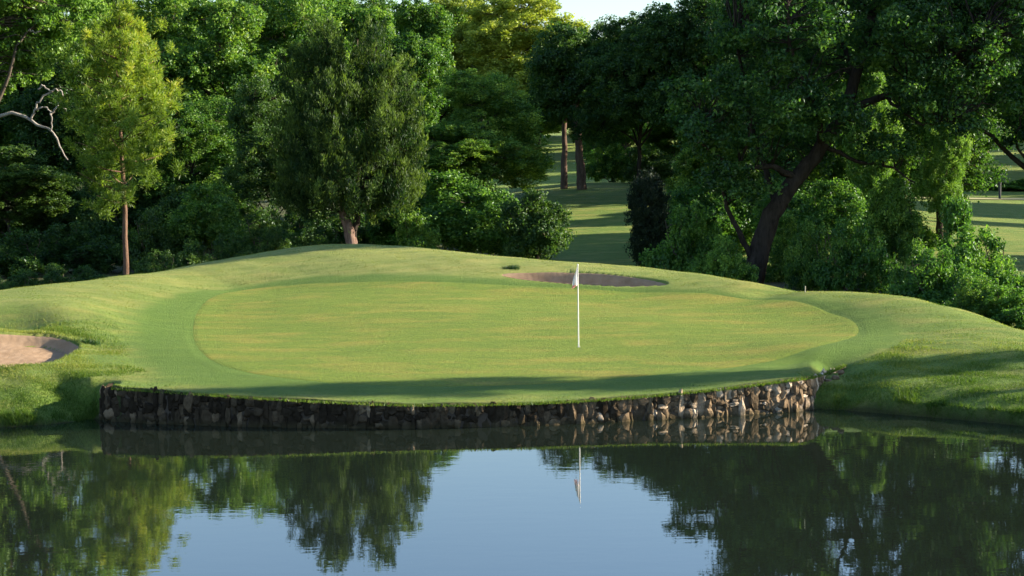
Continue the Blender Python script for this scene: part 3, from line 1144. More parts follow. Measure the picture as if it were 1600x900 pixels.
# ------------------------------------------------------------------ hero: cedar behind the crest
def build_cedar():
    rng = np.random.default_rng(43)
    d = 78
    x0 = place(546, d)
    z0 = hz(x0, d) - .2
    root = empty('cedar_tree', (x0, d, z0))
    tag(root, 'broad feathery cedar with a leaning reddish trunk behind the top of the mound', 'tree')
    o = np.array([x0, d, z0])

    def L(px, py, dy=0): return at_d(px, py, d + dy) - o
    T = Tubes()
    P1 = limb(T, [(0, 0, -.3), L(548, 375), L(540, 340), L(532, 290), L(520, 200), L(508, 110)], .36, .03, 22, rng, .03, 11)
    T2 = Tubes()
    P2 = limb(T2, [L(548, 375), L(556, 345, .2), L(566, 290, .3), L(575, 200, .3), L(583, 120, .2)], .20, .03, 18, rng, .03, 9)
    nodes = np.concatenate([P1[4:], P2[3:]])
    # outline blobs: px, py, half width px, half height px, depth offset, half depth m
    B = [(512, 78, 34, 45, 0, 1.4), (585, 80, 34, 45, .3, 1.4), (550, 125, 72, 55, 0, 2.2), (480, 140, 50, 70, .3, 2.0), (610, 150, 45, 70, .2, 1.8), (545, 200, 100, 70, -.3, 2.8),
         (625, 225, 42, 75, 0, 1.8), (465, 215, 42, 60, .4, 1.8), (560, 275, 100, 60, -.4, 2.8), (626, 292, 38, 38, .1, 1.8), (465, 300, 34, 30, .2, 1.5), (480, 285, 50, 50, .2, 1.8), (560, 306, 50, 22, -.6, 1.6)]
    blobs = []
    for px, py, hw, hh, dy, ry in B:
        c = L(px, py, dy)
        blobs.append((c[0], c[1], c[2], hw * d / FPX, ry, hh * d / FPX))
    C, Rr = blob_clumps(blobs, rng, .30, .42, .5)
    ax = nrm(np.stack([C[:, 0] * .35, C[:, 1] * .35, np.full(len(C), 1.1)], -1) + rng.normal(0, .25, (len(C), 3)))
    # every spray is a small stack of clumps running up and out
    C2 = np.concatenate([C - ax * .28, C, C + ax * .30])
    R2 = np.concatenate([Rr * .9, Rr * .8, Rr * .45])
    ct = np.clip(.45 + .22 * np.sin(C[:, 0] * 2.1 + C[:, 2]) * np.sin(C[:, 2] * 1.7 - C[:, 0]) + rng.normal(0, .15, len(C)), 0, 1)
    # each spray darker at its base, paler at its tip
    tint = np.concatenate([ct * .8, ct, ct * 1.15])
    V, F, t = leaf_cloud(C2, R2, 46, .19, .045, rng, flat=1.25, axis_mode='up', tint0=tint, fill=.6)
    link('trunk', T.mesh('cedar_trunk'), B_CEDAR, root)
    twigs(T2, nodes, None, C, rng, .03, 3, 3)
    link('branch', T2.mesh('cedar_fork'), B_OAK, root)
    link('crown', np_mesh('cedar_crown', V, F, False, {'tint': t}), L_CEDAR, root)


build_cedar()


# ------------------------------------------------------------------ hero: big oak at the right
def build_oak():
    rng = np.random.default_rng(47)
    d = 70
    x0 = place(1178, d)
    z0 = hz(x0, d) - .2
    root = empty('oak_tree', (x0, d, z0))
    tag(root, 'large dark oak with a thick trunk leaning to the right beside the green', 'tree')
    o = np.array([x0, d, z0])

    def L(px, py, dy=0): return at_d(px, py, d + dy) - o
    T = Tubes()
    P = limb(T, [L(1172, 475), L(1180, 425), L(1192, 375), L(1212, 325), L(1245, 280, .2), L(1285, 228, .4), L(1320, 170, .6), L(1345, 90, .8), L(1370, 0, 1)], .52, .18, 30, rng, .03, 14)
    nodes = [P[12:]]
    link('trunk', T.mesh('oak_trunk'), B_OAK, root)
    limbs = [
        ([L(1245, 280, .2), L(1215, 262, -.5), L(1175, 262, -1), L(1130, 250, -1.5), L(1085, 215, -2)], .17, .05),
        ([L(1212, 325), L(1205, 290, .6), L(1185, 230, 1.2), L(1165, 150, 1.5), L(1150, 60, 1)], .18, .05),
        ([L(1182, 415), L(1160, 375, -.3), L(1138, 320, -.6), L(1125, 270, -.8), L(1100, 190, -1)], .15, .05),
        ([L(1285, 228, .4), L(1340, 250, 0), L(1390, 262, -.6), L(1430, 285, -1)], .10, .03),
        ([L(1320, 170, .6), L(1380, 150, 0), L(1450, 110, -1), L(1530, 60, -1.6)], .20, .06),
        ([L(1320, 170, .6), L(1330, 120, 2), L(1310, 40, 3.2), L(1290, -60, 3.8)], .18, .06),
        ([L(1345, 90, .8), L(1420, 40, 1.5), L(1500, -30, 2), L(1580, -80, 2)], .16, .05),
        ([L(1285, 228, .4), L(1270, 160, -1.2), L(1240, 90, -2.4), L(1230, 10, -3)], .16, .05),
        ([L(1380, 150, 0), L(1430, 190, -1.2), L(1480, 190, -2)], .08, .03)]
    cl = [(1120, 150, 58, 55, -1, 2), (1160, 70, 60, 50, .6, 2.4), (1095, 215, 38, 35, -1.8, 1.5), (1150, 240, 50, 38, -1.6, 1.6), (1215, 150, 65, 60, -2.4, 2), (1240, 40, 80, 60, -2.4, 2.4),
          (1300, 90, 80, 60, 2.8, 2.4), (1200, -50, 80, 60, 1, 3), (1320, -40, 90, 70, 1, 3.4), (1400, 60, 80, 60, -1.2, 2.4), (1300, 180, 60, 38, -2.0, 1.6), (1240, 215, 50, 35, 1.8, 1.6),
          (1430, 150, 60, 45, -1.4, 2), (1500, 90, 80, 60, -1.4, 2.4), (1480, 0, 90, 70, 1.2, 3), (1570, 30, 80, 70, .5, 3), (1560, 130, 60, 45, -1.0, 2), (1440, -90, 120, 70, 1, 3.6), (1610, -60, 100, 80, 1.4, 3.4),
          (1180, 300, 38, 22, -1.6, 1), (1120, 285, 30, 22, -.8, 1), (1385, 235, 42, 26, -1, 1.2), (1490, 190, 42, 26, -2, 1.2), (1060, 170, 20, 45, -.6, 1.2)]
    for pts, r0, r1 in limbs:
        Tb = Tubes()
        Q = limb(Tb, pts, r0, r1, 14, rng, .05, 8)
        nodes.append(Q[3:])
        link('branch', Tb.mesh('oak_branch'), B_OAK, root)
    blobs = []
    for px, py, hw, hh, dy, ry in cl:
        c = L(px, py, dy)
        blobs.append((c[0], c[1], c[2], hw * d / FPX, ry, hh * d / FPX))
    C, Rr = blob_clumps(blobs, rng, .27, .55, .45)
    Tw = Tubes()
    twigs(Tw, np.concatenate(nodes), None, C, rng, .03, 4, 1)
    link('twigs', Tw.mesh('oak_twigs'), B_OAK, root)
    V, F, t = leaf_cloud(C, Rr, 105, .17, .115, rng, flat=.62)
    link('crown', np_mesh('oak_crown', V, F, False, {'tint': t}), L_OAK, root)


build_oak()


# oak beyond the frame on the right; its long limb reaches in
def build_side_oak():
    rng = np.random.default_rng(53)
    d = 76
    x0 = place(1790, d)
    z0 = hz(x0, d) - .2
    root = empty('oak_tree', (x0, d, z0))
    tag(root, 'oak at the right edge whose long dark limb reaches down into view', 'tree')
    o = np.array([x0, d, z0])

    def L(px, py, dy=0): return at_d(px, py, d + dy) - o
    T = Tubes()
    P = limb(T, [(0, 0, -.4), L(1785, 380), L(1770, 320), L(1740, 200), L(1730, 60), L(1740, -60)], .55, .2, 20, rng, .03, 12)
    link('trunk', T.mesh('side_oak_trunk'), B_OAK, root)
    nodes = [P[8:]]
    for pts, r0, r1 in [([L(1770, 320), L(1690, 310), L(1620, 272), L(1570, 235), L(1520, 195), L(1450, 178)], .20, .05), ([L(1740, 200), L(1680, 130), L(1620, 90), L(1560, 60)], .15, .05),
                        ([L(1735, 120), L(1800, 60), L(1880, 20)], .15, .05), ([L(1620, 272), L(1590, 225, -.6), L(1600, 170, -1)], .08, .03)]:
        Tb = Tubes()
        Q = limb(Tb, pts, r0, r1, 14, rng, .05, 8)
        nodes.append(Q[3:])
        link('branch', Tb.mesh('side_oak_branch'), B_OAK, root)
    cl = [(1545, 165, 50, 35, 0, 1.6), (1600, 130, 50, 45, 0, 2), (1640, 60, 70, 60, 0, 2.6), (1700, -20, 90, 80, 0, 3), (1800, 0, 90, 90, 0, 3), (1880, 60, 70, 70, 0, 3), (1590, 205, 30, 25, -.4, 1),
          (1700, 150, 60, 50, 1, 2), (1840, 160, 70, 60, 0, 2.4), (1640, 215, 40, 28, -.5, 1.2), (1470, 165, 34, 24, 0, 1)]
    blobs = []
    for px, py, hw, hh, dy, ry in cl:
        c = L(px, py, dy)
        blobs.append((c[0], c[1], c[2], hw * d / FPX, ry, hh * d / FPX))
    C, Rr = blob_clumps(blobs, rng, .25, .55, .45)
    twigs(T, np.concatenate(nodes), None, C, rng, .03, 4, 2)
    V, F, t = leaf_cloud(C, Rr, 100, .18, .12, rng, flat=.62)
    link('crown', np_mesh('side_oak_crown', V, F, False, {'tint': t}), L_OAK, root)


build_side_oak()


# tree at the left edge with bare dead limbs
def build_left_tree():
    rng = np.random.default_rng(59)
    d = 84
    x0 = place(-60, d)
    z0 = hz(x0, d) - .2
    root = empty('broadleaf_tree', (x0, d, z0))
    tag(root, 'leafy tree at the left edge with bare pale dead limbs reaching right', 'tree')
    o = np.array([x0, d, z0])

    def L(px, py, dy=0): return at_d(px, py, d + dy) - o
    T = Tubes()
    P = limb(T, [(0, 0, -.4), L(-55, 300), L(-40, 200), L(-30, 100), L(0, -20)], .38, .15, 18, rng, .03, 10)
    link('trunk', T.mesh('edge_tree_trunk'), B_GREY, root)
    nodes = [P[8:]]
    dead = [[L(-30, 190), L(5, 178), L(35, 181), L(62, 197), L(80, 203), L(92, 228), L(106, 250)], [L(48, 188), L(55, 172), L(72, 168), L(80, 182), L(80, 203)], [L(55, 172), L(64, 155), L(90, 140), L(98, 150)],
            [L(80, 180), L(95, 160), L(105, 178)], [L(60, 140), L(66, 134), L(80, 142), L(92, 138)], [L(-20, 200), L(8, 135), L(18, 100), L(28, 68), L(45, 48), L(70, 22), L(85, 20)], [L(45, 48), L(60, 50), L(74, 30)]]
    for k, pts in enumerate(dead):
        Tb = Tubes()
        limb(Tb, pts, .11 if k in (0, 5) else .055, .03, 18, rng, .035, 7)
        tag(link('dead_branch', Tb.mesh('dead_branch'), B_DEAD if k != 5 else B_GREY, root), 'bare pale dead branch')
    cl = [(-40, 20, 70, 60, 0, 3), (60, 40, 45, 40, .8, 1.8), (90, 60, 40, 40, 1.2, 1.6), (10, 60, 40, 35, 1.2, 1.8), (40, 110, 35, 30, 1.2, 1.4), (130, 20, 45, 35, 1.5, 1.8), (50, -30, 90, 50, 0, 3), (40, 80, 30, 26, 1, 1),
          (-60, 110, 60, 50, 0, 2.4), (0, 130, 25, 22, 1.3, 1)]
    blobs = []
    for px, py, hw, hh, dy, ry in cl:
        c = L(px, py, dy)
        blobs.append((c[0], c[1], c[2], hw * d / FPX, ry, hh * d / FPX))
    C, Rr = blob_clumps(blobs, rng, .22, .5, .4)
    Tw = Tubes()
    twigs(Tw, np.concatenate(nodes), None, C, rng, .03, 4, 2)
    link('twigs', Tw.mesh('edge_tree_twigs'), B_GREY, root)
    V, F, t = leaf_cloud(C, Rr, 95, .22, .15, rng, flat=.7)
    link('crown', np_mesh('edge_tree_crown', V, F, False, {'tint': t}), L_LIGHT, root)


build_left_tree()

# ------------------------------------------------------------------ background trees
G1 = 'tall trees along the left woodland edge'
for i, (k, px, d, top, w, lab, lf) in enumerate([
    (K_C, 40, 122, -35, 330, 'tall dark tree behind the bare dead limbs at the left', L_BROAD),
    (K_A, 235, 126, -30, 300, 'tall green tree directly behind the yellow green pine', L_BROAD),
    (K_B, 350, 118, -10, 250, 'tall tree between the pine and the cedar', L_BROAD),
    (K_A, 455, 128, -28, 260, 'tall green tree rising just left of the cedar', L_BROAD),
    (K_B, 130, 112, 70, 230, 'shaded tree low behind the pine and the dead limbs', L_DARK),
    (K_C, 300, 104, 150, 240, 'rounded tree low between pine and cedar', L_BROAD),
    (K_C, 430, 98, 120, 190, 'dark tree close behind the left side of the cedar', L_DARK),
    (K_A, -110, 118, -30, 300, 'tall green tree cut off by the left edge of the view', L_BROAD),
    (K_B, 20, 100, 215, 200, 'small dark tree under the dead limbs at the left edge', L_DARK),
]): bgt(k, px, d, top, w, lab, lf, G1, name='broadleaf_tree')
bgt(K_B, 560, 135, 5, 230, 'green tree whose top shows over the cedar', L_BROAD)
bgt(K_A, 760, 116, 112, 215, 'rounded green tree right of the cedar with sunlit right side', L_BROAD, H0=20)
bgt(K_B, 700, 112, 190, 170, 'lower green tree between the cedar and the rounded tree', L_BROAD)
bgt(K_A, 590, 160, -12, 170, 'leafy tree filling the skyline right above the cedar', L_BROAD)
bgt(K_B, 650, 150, -4, 180, 'thin topped tree with white sky showing through it', L_BROAD)
bgt(K_Y, 830, 214, -14, 270, 'very tall yellow green tree far behind the rounded tree', None, H0=22)
bgt(K_Y, 735, 224, -8, 210, 'yellow green tree at the far left of the tallest yellow one', None, H0=22)
bgt(K_H, 905, 130, 48, 150, 'dark spreading tree with the right hand pale bare trunk on the fairway', L_DARK, H0=20, name='fairway_tree', rot=1.0)
bgt(K_H, 1000, 122, 24, 230, 'dark spreading tree against the white patch of sky', L_DARK, H0=20, name='fairway_tree', rot=2.5)
bgt(K_H, 1105, 118, -12, 250, 'tall dark tree behind the left side of the big oak', L_DARK, H0=20, name='fairway_tree', rot=4.0)
bgt(K_A, 975, 165, 130, 150, 'mid green tree in the dip beyond the fairway trunks', L_BROAD)
bgt(K_B, 1060, 135, 150, 150, 'green tree behind the dark clipped evergreen', L_BROAD)
bgt(K_A, 845, 235, 165, 120, 'bright green tree at the far end of the fairway', L_LIGHT)
bgt(K_B, 930, 245, 170, 110, 'pale green tree far off between the fairway trunks', L_LIGHT)
G2 = 'sunlit trees seen through the oak'
for (k, px, d, top, w, lab, lf) in [
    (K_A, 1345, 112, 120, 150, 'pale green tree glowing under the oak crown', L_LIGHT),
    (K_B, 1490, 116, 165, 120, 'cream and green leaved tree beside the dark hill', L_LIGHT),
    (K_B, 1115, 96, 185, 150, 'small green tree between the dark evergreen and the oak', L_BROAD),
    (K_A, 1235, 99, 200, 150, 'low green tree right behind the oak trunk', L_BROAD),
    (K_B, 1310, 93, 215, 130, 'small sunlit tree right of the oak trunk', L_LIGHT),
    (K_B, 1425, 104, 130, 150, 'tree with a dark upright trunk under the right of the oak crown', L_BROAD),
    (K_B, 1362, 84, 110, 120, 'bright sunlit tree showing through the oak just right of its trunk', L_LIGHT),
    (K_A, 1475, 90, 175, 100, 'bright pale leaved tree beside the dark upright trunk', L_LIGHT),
    (K_C, 1235, 93, -55, 290, 'tall dense tree close behind the left of the oak crown', L_OAK),
    (K_C, 1470, 96, -75, 330, 'tall dense tree close behind the right of the oak crown', L_OAK),
    (K_C, 1250, 125, 60, 220, 'green tree behind the leaning oak trunk', L_BROAD),
    (K_A, 1400, 135, 20, 240, 'tall green tree behind the middle of the oak crown', L_BROAD),
    (K_B, 1540, 190, -20, 260, 'tall tree on the hill at the far right', L_OAK),
    (K_C, 1640, 175, -30, 260, 'tall tree on the hill cut off by the right edge', L_BROAD),
]: bgt(k, px, d, top, w, lab, lf, G2)
# far woodland behind it all: every tree an object, sharing meshes
G3 = 'far woodland behind the fairway'
far = [(-60, -10), (60, -20), (170, -14), (290, -20), (400, -12), (510, -14), (600, 40), (690, 20), (1010, 60), (1090, 20), (1180, -15), (1290, -20), (1390, -10), (1480, -15), (1680, -10)]
for i, (px, top) in enumerate(far):
    d = 205 + (i * 37) % 30
    bgt((K_A, K_C, K_B)[i % 3], px, d, top, 190, 'far woodland tree at the back, seen ' + ['above the dead limbs at the left edge', 'between the dead limbs and the pine', 'directly behind the pine', 'right of the top of the pine', 'halfway between pine and cedar', 'behind the left half of the cedar top', 'behind the right half of the cedar top', 'left of the yellow green trees', 'below the white sky gap', 'right of the white sky gap', 'above the lower oak trunk', 'above the leaning oak trunk', 'through the middle of the oak crown', 'through the right of the oak crown', 'beyond the right edge'][i] , (L_BROAD, L_LIGHT)[i % 2], G3)


# one woodland mass on the rise beyond the last trees, closing the view
def far_wood():
    rng = np.random.default_rng(61)
    n = 1500
    u = rng.uniform(-.42, .42, n)
    d = rng.uniform(255, 300, n)
    px = u * FPX + 800
    lim = np.interp(px, [-400, 560, 620, 920, 940, 1060, 1100, 2000], [25, 25, 60, 90, 110, 110, 40, 40])
    f = rng.uniform(0, 1, n) ** .6
    zb = full_h(u * d, d)
    zt = CAMH + (HOR - lim) / FPX * d
    C = np.stack([u * d, d, zb + (zt - zb - 2) * f], -1)
    V, F, t = leaf_cloud(C, rng.uniform(1.8, 3.4, n), 75, .9, .6, rng, flat=.75)
    o = link('woodland', np_mesh('woodland', V, F, False, {'tint': t}), L_BROAD)
    tag(o, 'distant mass of woodland on the rise beyond the last trees', 'woodland', kind='stuff')


far_wood()

# ------------------------------------------------------------------ shrubs and undergrowth
G4 = 'shrubs behind the green'
for (k, px, d, top, w, lab, lf) in [
    (S_B, 1500, 62, 300, 105, 'pointed bright shrub standing above the round bush at right', L_SHRUB),
    (S_A, 1520, 59, 365, 190, 'big round bright green bush at the far right of the crest', L_SHRUB),
    (S_A, 1440, 61, 385, 110, 'dark green bush left of the big round bush', L_BROAD),
    (S_A, 1340, 66, 345, 130, 'loose bush right of the oak trunk behind the crest', L_SHRUB),
    (S_A, 1262, 68, 355, 110, 'bush close against the right of the oak trunk', L_BROAD),
    (S_A, 1395, 72, 290, 110, 'tall airy bush under the oak crown', L_SHRUB),
    (S_A, 1085, 72, 325, 150, 'bright shrub between the dark evergreen and the oak trunk', L_SHRUB),
    (S_A, 1130, 66, 375, 110, 'low green shrub at the foot of the oak on its left', L_SHRUB),
    (S_B, 1225, 74, 330, 90, 'upright shrub just behind the oak trunk', L_BROAD),
    (S_A, 700, 86, 270, 190, 'arching sunlit shrub beside the cedar', L_SHRUB),
    (S_A, 770, 84, 300, 150, 'sunlit green shrub left of the dark bush by the fairway', L_SHRUB),
    (S_A, 835, 80, 300, 120, 'dark spreading bush at the left edge of the fairway', L_DARK),
    (S_A, 655, 80, 330, 110, 'low shrub in the shade right of the cedar trunk', L_BROAD),
    (S_A, 325, 90, 285, 140, 'leafy shrub in the shade right of the pine', L_BROAD),
    (S_A, 240, 88, 320, 120, 'low shrub just right of the pine trunk', L_DARK),
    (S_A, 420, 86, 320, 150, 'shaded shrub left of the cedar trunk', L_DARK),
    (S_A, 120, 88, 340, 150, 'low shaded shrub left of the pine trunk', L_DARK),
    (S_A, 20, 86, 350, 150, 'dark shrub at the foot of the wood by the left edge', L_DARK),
    (S_A, 490, 84, 340, 110, 'small dark shrub against the left of the cedar trunk', L_DARK),
    (S_A, 1470, 57, 395, 150, 'broad bright bush filling the gap before the round bush', L_SHRUB),
    (S_B, 1560, 60, 400, 110, 'bright bush at the right of the big round bush', L_SHRUB),
    (S_A, 1520, 56, 430, 170, 'low leafy bush in front of the big round bush', L_SHRUB),
    (S_A, 1300, 78, 290, 150, 'tall leafy bush between the oak trunk and the airy bush', L_SHRUB),
    (S_B, 1360, 84, 262, 110, 'pale green sapling behind the tall leafy bushes', L_LIGHT),
    (S_A, 1240, 84, 290, 130, 'leafy bush just behind the oak trunk on the right', L_SHRUB),
    (S_A, 1110, 88, 285, 130, 'leafy bush behind the small left stem of the oak', L_SHRUB),
    (S_A, 1590, 53, 455, 150, 'leafy bush close behind the crest near the right edge', L_SHRUB),
    (S_A, 1535, 54, 440, 120, 'low leafy bush close behind the crest left of the edge bush', L_BROAD),
    (S_A, 1060, 96, 285, 130, 'shrub just behind the dense dark evergreen', L_BROAD),
    (S_A, 1165, 92, 300, 130, 'shrub filling the fork of the oak from behind', L_SHRUB),
    (S_A, 1400, 90, 330, 130, 'shaded bush in front of the dark fairway', L_BROAD),
    (S_A, 640, 90, 265, 150, 'leafy bush against the lower right of the cedar', L_SHRUB),
    (S_A, 1640, 60, 440, 120, 'green bush partly cut off by the right edge', L_SHRUB),
]: bgt(k, px, d, top, w, lab, lf, G4, cat='shrub', name='shrub', H0={id(S_A): 2.95, id(S_B): 3.9}[id(k)])
for i, (px, d, top) in enumerate([(-30, 70, 395), (30, 68, 412), (85, 70, 405), (140, 69, 408), (-80, 72, 380), (240, 73, 385), (300, 75, 370), (365, 77, 360), (430, 78, 352)]):
    bgt(S_A, px, d, top, 95, 'low dark bush just behind the crest, ' + ['at the left edge', 'near the left edge', 'halfway from the left edge to the pine', 'just left of the pine trunk', 'cut off by the left edge', 'just right of the pine trunk', 'second right of the pine trunk', 'third right of the pine trunk', 'fourth right of the pine trunk'][i], L_DARK, 'low bushes behind the left crest', cat='shrub', name='shrub', H0=2.95)
G5 = 'dark undergrowth at the foot of the wood'
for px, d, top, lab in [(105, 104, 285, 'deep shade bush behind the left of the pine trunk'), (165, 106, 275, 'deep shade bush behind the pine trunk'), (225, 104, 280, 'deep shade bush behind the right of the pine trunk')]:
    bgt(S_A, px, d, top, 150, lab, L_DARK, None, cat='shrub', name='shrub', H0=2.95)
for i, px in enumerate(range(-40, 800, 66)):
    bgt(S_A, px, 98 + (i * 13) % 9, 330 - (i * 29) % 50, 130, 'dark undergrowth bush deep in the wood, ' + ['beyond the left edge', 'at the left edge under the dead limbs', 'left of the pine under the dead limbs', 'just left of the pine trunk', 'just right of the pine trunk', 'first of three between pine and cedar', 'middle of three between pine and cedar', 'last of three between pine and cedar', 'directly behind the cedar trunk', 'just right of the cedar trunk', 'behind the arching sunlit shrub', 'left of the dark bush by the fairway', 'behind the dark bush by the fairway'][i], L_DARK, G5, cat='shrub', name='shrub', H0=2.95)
for i, (px, d, top, w) in enumerate([(960, 136, 215, 90), (1020, 130, 230, 100), (1100, 120, 240, 120), (1180, 120, 240, 120), (1270, 118, 250, 110), (1520, 168, 285, 110), (1600, 168, 288, 120), (1680, 168, 285, 110), (1440, 168, 280, 100), (1350, 160, 260, 130)]):
    bgt(S_A, px, d, top, w, 'far hedge bush ' + ['right of the paired fairway trunks', 'above the dark evergreen', 'right of the dark evergreen', 'left of the oak trunk', 'behind the oak trunk', 'below the far hill left of the dark post', 'below the far hill right of the dark post', 'below the far hill beyond the right edge', 'below the far hill behind the pointed shrub', 'behind the tree glowing under the oak'][i], (L_BROAD, L_DARK)[i % 2], 'bushes below the far hill', cat='shrub', name='shrub', H0=2.95)


# dark evergreen column left of the oak
def build_evergreen():
    rng = np.random.default_rng(67)
    d = 84
    x0 = place(1015, d)
    z0 = hz(x0, d) - .1
    root = empty('evergreen_tree', (x0, d, z0))
    tag(root, 'dense dark rounded evergreen right of the fairway', 'tree')
    ztop = at_d(1015, 268, d)[2] - z0
    blobs = [(0, 0, ztop * .55, 1.05, 1.05, ztop * .45), (.1, 0, ztop * .32, 1.15, 1.1, ztop * .3), (-.1, 0, ztop * .75, .85, .85, ztop * .24)]
    C, Rr = blob_clumps(blobs, rng, .5, .24, .6)
    V, F, t = leaf_cloud(C, Rr, 60, .13, .05, rng, flat=1.1, axis_mode='up')
    T = Tubes()
    limb(T, [(0, 0, -.3), (0, 0, 1), (.05, 0, ztop * .8)], .13, .04, 8)
    link('trunk', T.mesh('evergreen_trunk'), B_OAK, root)
    link('crown', np_mesh('evergreen_crown', V, F, False, {'tint': t}), leaf_mat('deep_evergreen', (.010, .020, .010), (.018, .032, .014), (.035, .05, .02), .08), root)


build_evergreen()


# two pale trunks on the fairway rise
def bare_trunk(px, d, lean, r, top, label, cl, seed):
    rng = np.random.default_rng(seed)
    x0 = place(px, d)
    z0 = hz(x0, d) - .3
    root = empty('fairway_tree', (x0, d, z0))
    tag(root, label, 'tree', 'pair of trees with bare trunks on the fairway rise')
    H = CAMH + (HOR - top) / FPX * d - z0
    T = Tubes()
    P = limb(T, [(0, 0, 0), (lean * .3, 0, H * .3), (lean * .7, 0, H * .6), (lean, 0, H + 1.6)], r, r * .5, 16, rng, .03, 10)
    link('trunk', T.mesh('bare_trunk'), bark_mat('pale_trunk_bark', (.07, .045, .033), (.22, .15, .11)), root)
    blobs = [(lean + a, b, H + c, q, q, q * .8) for a, b, c, q in cl]
    C, Rr = blob_clumps(blobs, rng, .3, .6, .4)
    twigs(T, P[10:], None, C, rng, .04, 4, 2)
    V, F, t = leaf_cloud(C, Rr, 110, .22, .15, rng, flat=.7)
    link('crown', np_mesh('bare_trunk_crown', V, F, False, {'tint': t}), L_DARK, root)


bare_trunk(883, 127, .1, .30, 160, 'dark leaved tree on the fairway rise, straight slim left trunk of the pair', [(0, -.4, .1, 1.5), (-1.0, 0, -.1, 1.8), (0, 1, 1.8, 2.2), (-1.2, 0, 2.6, 2.0)], 71)
bare_trunk(912, 126, -.45, .40, 150, 'dark leaved tree on the fairway rise, thicker leaning right trunk of the pair', [(0, -.4, .3, 1.5), (2.0, 0, -.1, 1.9), (.4, 1, 2.0, 2.4), (2.4, 0, 2.6, 2.2), (-.6, 0, 3.4, 2.2)], 72)

# ------------------------------------------------------------------ unseen trees added right of the frame, sized for their shade
G6 = 'unseen trees added to the right for shade'
for i, (x, y, H, w, k) in enumerate([(33, 73, 19, 12, K_A), (42, 86, 9, 10, K_C), (50, 76, 20, 12, K_B), (60, 130, 12, 12, K_A), (58, 92, 11, 12, K_B), (70, 118, 14, 9, K_C), (78, 140, 22, 9, K_A), (66, 136, 19, 14, K_C), (70, 152, 9, 10, K_A), (76, 158, 10, 12, K_C), (84, 172, 24, 17, K_A), (92, 188, 24, 17, K_C), (98, 206, 24, 18, K_A), (108, 225, 24, 18, K_C)]):
    put_tree('broadleaf_tree', k, (x, y, hz(x, y) - .2), (w / {id(K_A): 13, id(K_B): 11, id(K_C): 15}[id(k)],) * 2 + (H / 20,), i * 1.3, 'unseen tree added beyond the right edge to shade the view', 'tree', G6)
K_P = generic_tree('shadow_column', 10, 1.8, 1.0, [(0, 0, 2.6, .75, .75, 1.4), (0, 0, 4.6, .95, .95, 1.7), (0, 0, 6.6, .9, .9, 1.7), (0, 0, 8.4, .6, .6, 1.5)], L_BROAD, B_GREY, 91, cr=.4, dens=.4, n_per=90, L=.16, Wd=.11, trunk_r=.12)  # unseen tree, crown kept narrow to throw the shadow strip along the green
for i, (x, y, H, w) in enumerate([(28, 43.25, 13.5, 1.0), (31, 41.0, 7.4, .35), (34, 39.0, 8, .6)]):
    put_tree('shadow_tree', K_P, (x, y, max(.2, hz(x, y)) - .2), (w, w, H / 10), i * 2.1, 'unseen narrow tree shaped to throw shadow from beyond the right edge', 'tree', 'unseen columnar trees shaped for their shadows')


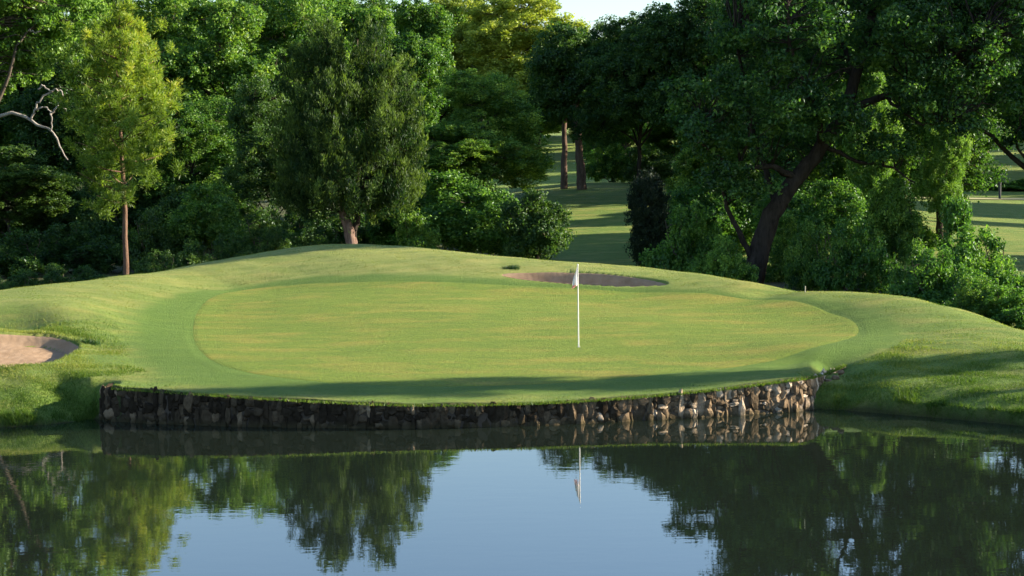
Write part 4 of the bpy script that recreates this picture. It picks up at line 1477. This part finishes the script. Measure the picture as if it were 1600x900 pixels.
# ------------------------------------------------------------------ flagstick
def build_flag():
    g = at_z(904, 543, .97)
    base = to_ground(904, 543)
    x0, y0 = base
    z0 = hz(x0, y0) + .012
    root = empty('flagstick', (x0, y0, z0))
    tag(root, 'thin white flagstick with a limp flag standing in the hole', 'flagstick')
    T = Tubes()
    T.add([(0, 0, -.08), (0, 0, .7), (0, 0, 1.4), (0, 0, 2.12)], [.017, .016, .014, .012], 10)
    link('pole', T.mesh('pole'), M_WHITE, root)
    T = Tubes()
    T.add([(0, 0, 2.10), (0, 0, 2.12), (0, 0, 2.14), (0, 0, 2.155)], [.006, .02, .02, .004], 10)
    link('pole_cap', T.mesh('pole_cap'), M_WHITE, root)
    # limp cloth: gathered pleats hanging from the top of the pole
    nu, nv = 40, 24
    V = []
    for b in range(nv):
        v = b / (nv - 1)
        z = 2.08 - .50 * v
        for a in range(nu):
            u = a / (nu - 1)
            wdt = .04 + .19 * math.sin(min(1, v * 1.25) * math.pi * .62)
            fold = math.sin(u * 13 + v * 1.5) * .030 * (.35 + v)
            V.append((-.012 - wdt * u * .75 + .05 * math.sin(v * 3) * u, fold - .012, z - .10 * u * u + .012 * math.sin(u * 9)))
    for q in list(V): pass
    V = np.array(V)
    i = np.arange(nv - 1)[:, None] * nu
    j = np.arange(nu - 1)[None]
    F = np.stack([i + j, i + j + 1, i + nu + j + 1, i + nu + j], -1).reshape(-1, 4)
    t = np.clip((2.08 - V[:, 2]) / .58, 0, 1)
    me = np_mesh('flag', V, F, True, {'tint': t})
    m, nt = new_mat('flag_cloth')
    N = NT(nt)
    a = N.n('ShaderNodeAttribute', attribute_name='tint')
    col = N.ramp(a.outputs['Fac'], [(.80, (.80, .77, .76)), (.86, (.72, .32, .26))])
    dd = N.n('ShaderNodeBsdfDiffuse')
    tt = N.n('ShaderNodeBsdfTranslucent')
    N.l(col, dd.inputs[0]); N.l(col, tt.inputs[0])
    mx = N.n('ShaderNodeMixShader')
    mx.inputs[0].default_value = .3
    N.l(dd.outputs[0], mx.inputs[1]); N.l(tt.outputs[0], mx.inputs[2])
    N.out(mx.outputs[0])
    link('flag', me, m, root)
    # cup rim
    T = Tubes()
    a = np.linspace(0, 2 * math.pi, 25)
    T.add(np.stack([.054 * np.cos(a), .054 * np.sin(a), np.full(25, -.004)], -1), np.full(25, .004), 5)
    link('cup_rim', T.mesh('cup_rim'), M_WHITE, root)
    v = np.array([(.052 * math.cos(q), .052 * math.sin(q), .0005) for q in a[:-1]])
    link('hole', np_mesh('hole', v, np.arange(24)[None]), simple('dark_hole', (.01, .01, .01), .9), root)


build_flag()


def stake(px, py, h, r, label, mat, cat, name, d=None):
    if d is None:
        x, y = to_ground(px, py)
    else: x, y = place(px, d), d
    root = empty(name, (x, y, hz(x, y)))
    tag(root, label, cat)
    T = Tubes()
    T.add([(0, 0, -.1), (0, 0, h * .5), (.005, 0, h * .94)], [r, r, r], 8)
    link('post', T.mesh('stake_post'), mat, root)
    T = Tubes()
    T.add([(0, 0, h * .94), (0, 0, h * .97), (0, 0, h)], [r * 1.3, r * 1.35, r * .5], 8)
    link('cap', T.mesh('stake_cap'), mat, root)


stake(1258, 459, .2, .018, 'tiny pale marker stake on the crest behind the green', simple('stake_wood', (.35, .33, .22), .8), 'stake', 'marker_stake')
stake(1563, 0, 1.5, .11, 'small dark post on the pale strip at the far right', simple('dark_post', (.05, .05, .05), .8), 'post', 'marker_post', d=149)


# dark tuft above the rear bunker
def tuft(px, py, w, label):
    rng = np.random.default_rng(81)
    x, y = to_ground(px, py)
    n = 260
    P = np.stack([x + rng.normal(0, w, n), y + rng.normal(0, .1, n), np.zeros(n)], -1)
    P[:, 2] = full_h(P[:, 0], P[:, 1])
    o = link('grass_tuft', blades('tuft', P, np.full(n, .13), np.full(n, .02), rng, .5, np.full(n, .15)), L_DARK)
    tag(o, label, 'grass tuft')


tuft(800, 421, .13, 'small dark tuft of grass above the rear sand bunker')
tuft(140, 540, .16, 'small dark tuft of grass at the tip of the left bunker')
